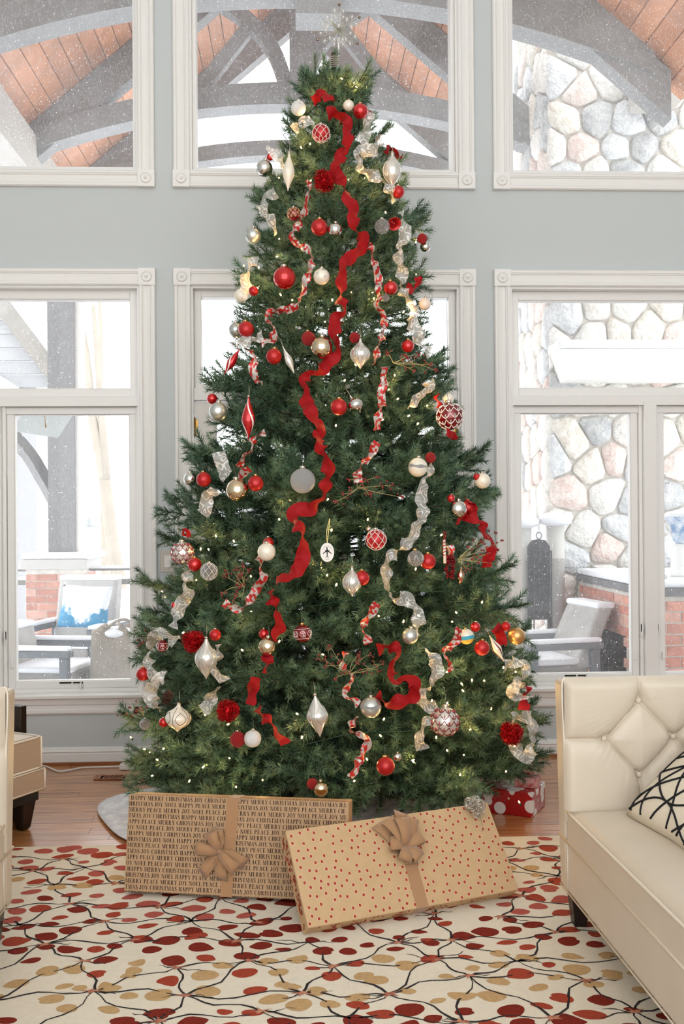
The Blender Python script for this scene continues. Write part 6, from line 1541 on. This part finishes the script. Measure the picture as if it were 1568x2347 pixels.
S('sheer silver ribbon hanging left of the berry twigs at left', [(436, 1312), (426, 1336), (432, 1358), (416, 1384), (404, 1412), (396, 1438)])
S('large sheer ribbon arch at the left outline around dark onion ball', [(406, 1474), (388, 1458), (362, 1454), (346, 1474), (342, 1504), (346, 1536), (356, 1560)])
S('sheer ribbon tail at left outline above the cream onion', [(376, 1552), (354, 1562), (344, 1590), (354, 1612), (366, 1624)])
S('sheer ribbon knot left of the lower left tinsel ball', [(500, 1572), (488, 1592), (478, 1612), (462, 1632)])
S('sheer ribbon piece right of the long white teardrop', [(500, 1476), (496, 1508), (494, 1536), (512, 1560)])
G_ = 'red and silver patterned ribbons'
Q = lambda lab, pts, **k: ribbon('patterned_ribbon', lab, pts, W3, M_patt, group='red and silver patterned ribbons', **k)
Q('patterned red silver ribbon winding down the upper left side', [(704, 406), (708, 440), (702, 470), (690, 505), (672, 534), (678, 560), (704, 570), (714, 592), (712, 620), (700, 645), (694, 676), (672, 704), (646, 712), (624, 712), (616, 732), (628, 758), (622, 780), (600, 788)])
Q('patterned red silver ribbon down the upper right side', [(846, 556), (858, 600), (868, 640), (868, 676), (866, 700), (880, 736), (876, 770), (866, 800), (860, 832)])
Q('patterned red silver ribbon hanging straight at right of centre', [(878, 842), (882, 872), (874, 900), (876, 925), (868, 950), (864, 985)], tw=.6)
Q('patterned ribbon scrap below the right of centre one', [(862, 1016), (850, 1044), (830, 1066), (820, 1086), (822, 1110)])
Q('patterned ribbon bow at left below the tilted red icicle', [(574, 806), (586, 820), (578, 846), (590, 868), (604, 884)])
Q('patterned red silver ribbon below the red striped icicle', [(606, 992), (582, 1006), (574, 1032), (556, 1052), (546, 1070)])
Q('patterned ribbon above the champagne mirror ball at left', [(572, 1072), (556, 1086), (548, 1100)])
Q('patterned ribbon below the gap in lower left middle', [(592, 1272), (598, 1300), (604, 1322), (590, 1346), (572, 1376), (550, 1396), (524, 1388), (508, 1380)])
Q('patterned ribbon left of the sheer ribbon in lower right middle', [(862, 1384), (852, 1406), (838, 1424), (832, 1444), (846, 1476)])
Q('patterned ribbon among berry twigs in the lower middle', [(792, 1494), (786, 1524), (802, 1544), (810, 1560), (792, 1578), (796, 1594), (822, 1616)])
Q('lowest patterned ribbon left of the low red ball', [(818, 1640), (806, 1660), (804, 1676), (832, 1686), (842, 1700), (832, 1730), (818, 1752), (806, 1782)])
Q('patterned ribbon below the blue banded ball', [(1052, 1442), (1046, 1470), (1024, 1488), (1022, 1508), (1036, 1534)])
Q('patterned ribbon scrap above the candy stick', [(1030, 1250), (1034, 1270), (1030, 1285)])
# ---- berry sprays
M_stem = mat('pale twig stem', srgb(158, 150, 104), .7); M_berry = mat('dark red berry', srgb(128, 22, 24), .3, coat=.4)
def spray(lab, base, ends, seed, nb=7, k=1.0):
    q = random.Random(seed); p0 = surf(base[0], base[1], .96, .03); t = thing('berry_spray', lab, 'berry spray', p0)
    for e in ends:
        p1 = surf(e[0], e[1], 1.0, .05+q.uniform(0, .03))-p0; mid = p1*.5+Vector((q.uniform(-.01, .01), 0, q.uniform(-.01, .015)))
        b = MB(); path = smoothpath([(0, 0, 0), mid, p1], 5); b.tube(path, [.0018-.001*i/(len(path)-1) for i in range(len(path))], 5)
        tips = []
        for s_ in range(4):
            a = path[q.randrange(4, len(path))]; d = Vector((q.uniform(-1, 1), q.uniform(-.6, .2), q.uniform(-.5, 1))).normalized()*q.uniform(.012, .03); b.tube([a, a+d], .0007, 4); tips.append(a+d)
        st = b.build('twig', M_stem, t)
        for j in range(nb):
            c = (tips[j % 4] if j < 4 else p1)+Vector((q.uniform(-1, 1), q.uniform(-1, 1), q.uniform(-1, 1)))*.008
            b = MB(); b.ball(c, .0042, 8, 6); b.build('berry', M_berry, t, smooth=True)
    return t
spray('red berry spray at right outline under shiny red ball', (902, 832), [(960, 812), (985, 836), (950, 850), (1000, 850), (930, 815), (890, 808)], 1, 9)
spray('berry twigs in the middle right of the silver glitter ball', (820, 1118), [(782, 1132), (800, 1100), (866, 1094), (900, 1112), (922, 1140), (770, 1150), (845, 1135)], 2)
spray('berry twigs at left beside the clear crystal ball', (560, 1345), [(515, 1320), (535, 1310), (570, 1310), (540, 1370), (505, 1362), (560, 1295), (548, 1345)], 3)
spray('berry twigs in the lower middle around patterned ribbon', (800, 1545), [(742, 1510), (756, 1480), (768, 1555), (880, 1520), (868, 1535), (845, 1500), (820, 1505), (745, 1525)], 4)
spray('berry twigs reaching past the right outline over red ribbon', (1050, 1282), [(1100, 1240), (1136, 1220), (1140, 1262), (1150, 1240), (1095, 1288), (1075, 1305), (1120, 1290)], 5)
spray('small berry twig at the far lower left outline', (330, 1640), [(279, 1638), (300, 1622), (312, 1632)], 6, 5)
spray('small berry twig at left outline above the red ball', (330, 1465), [(312, 1452), (322, 1478), (338, 1460)], 7, 6)
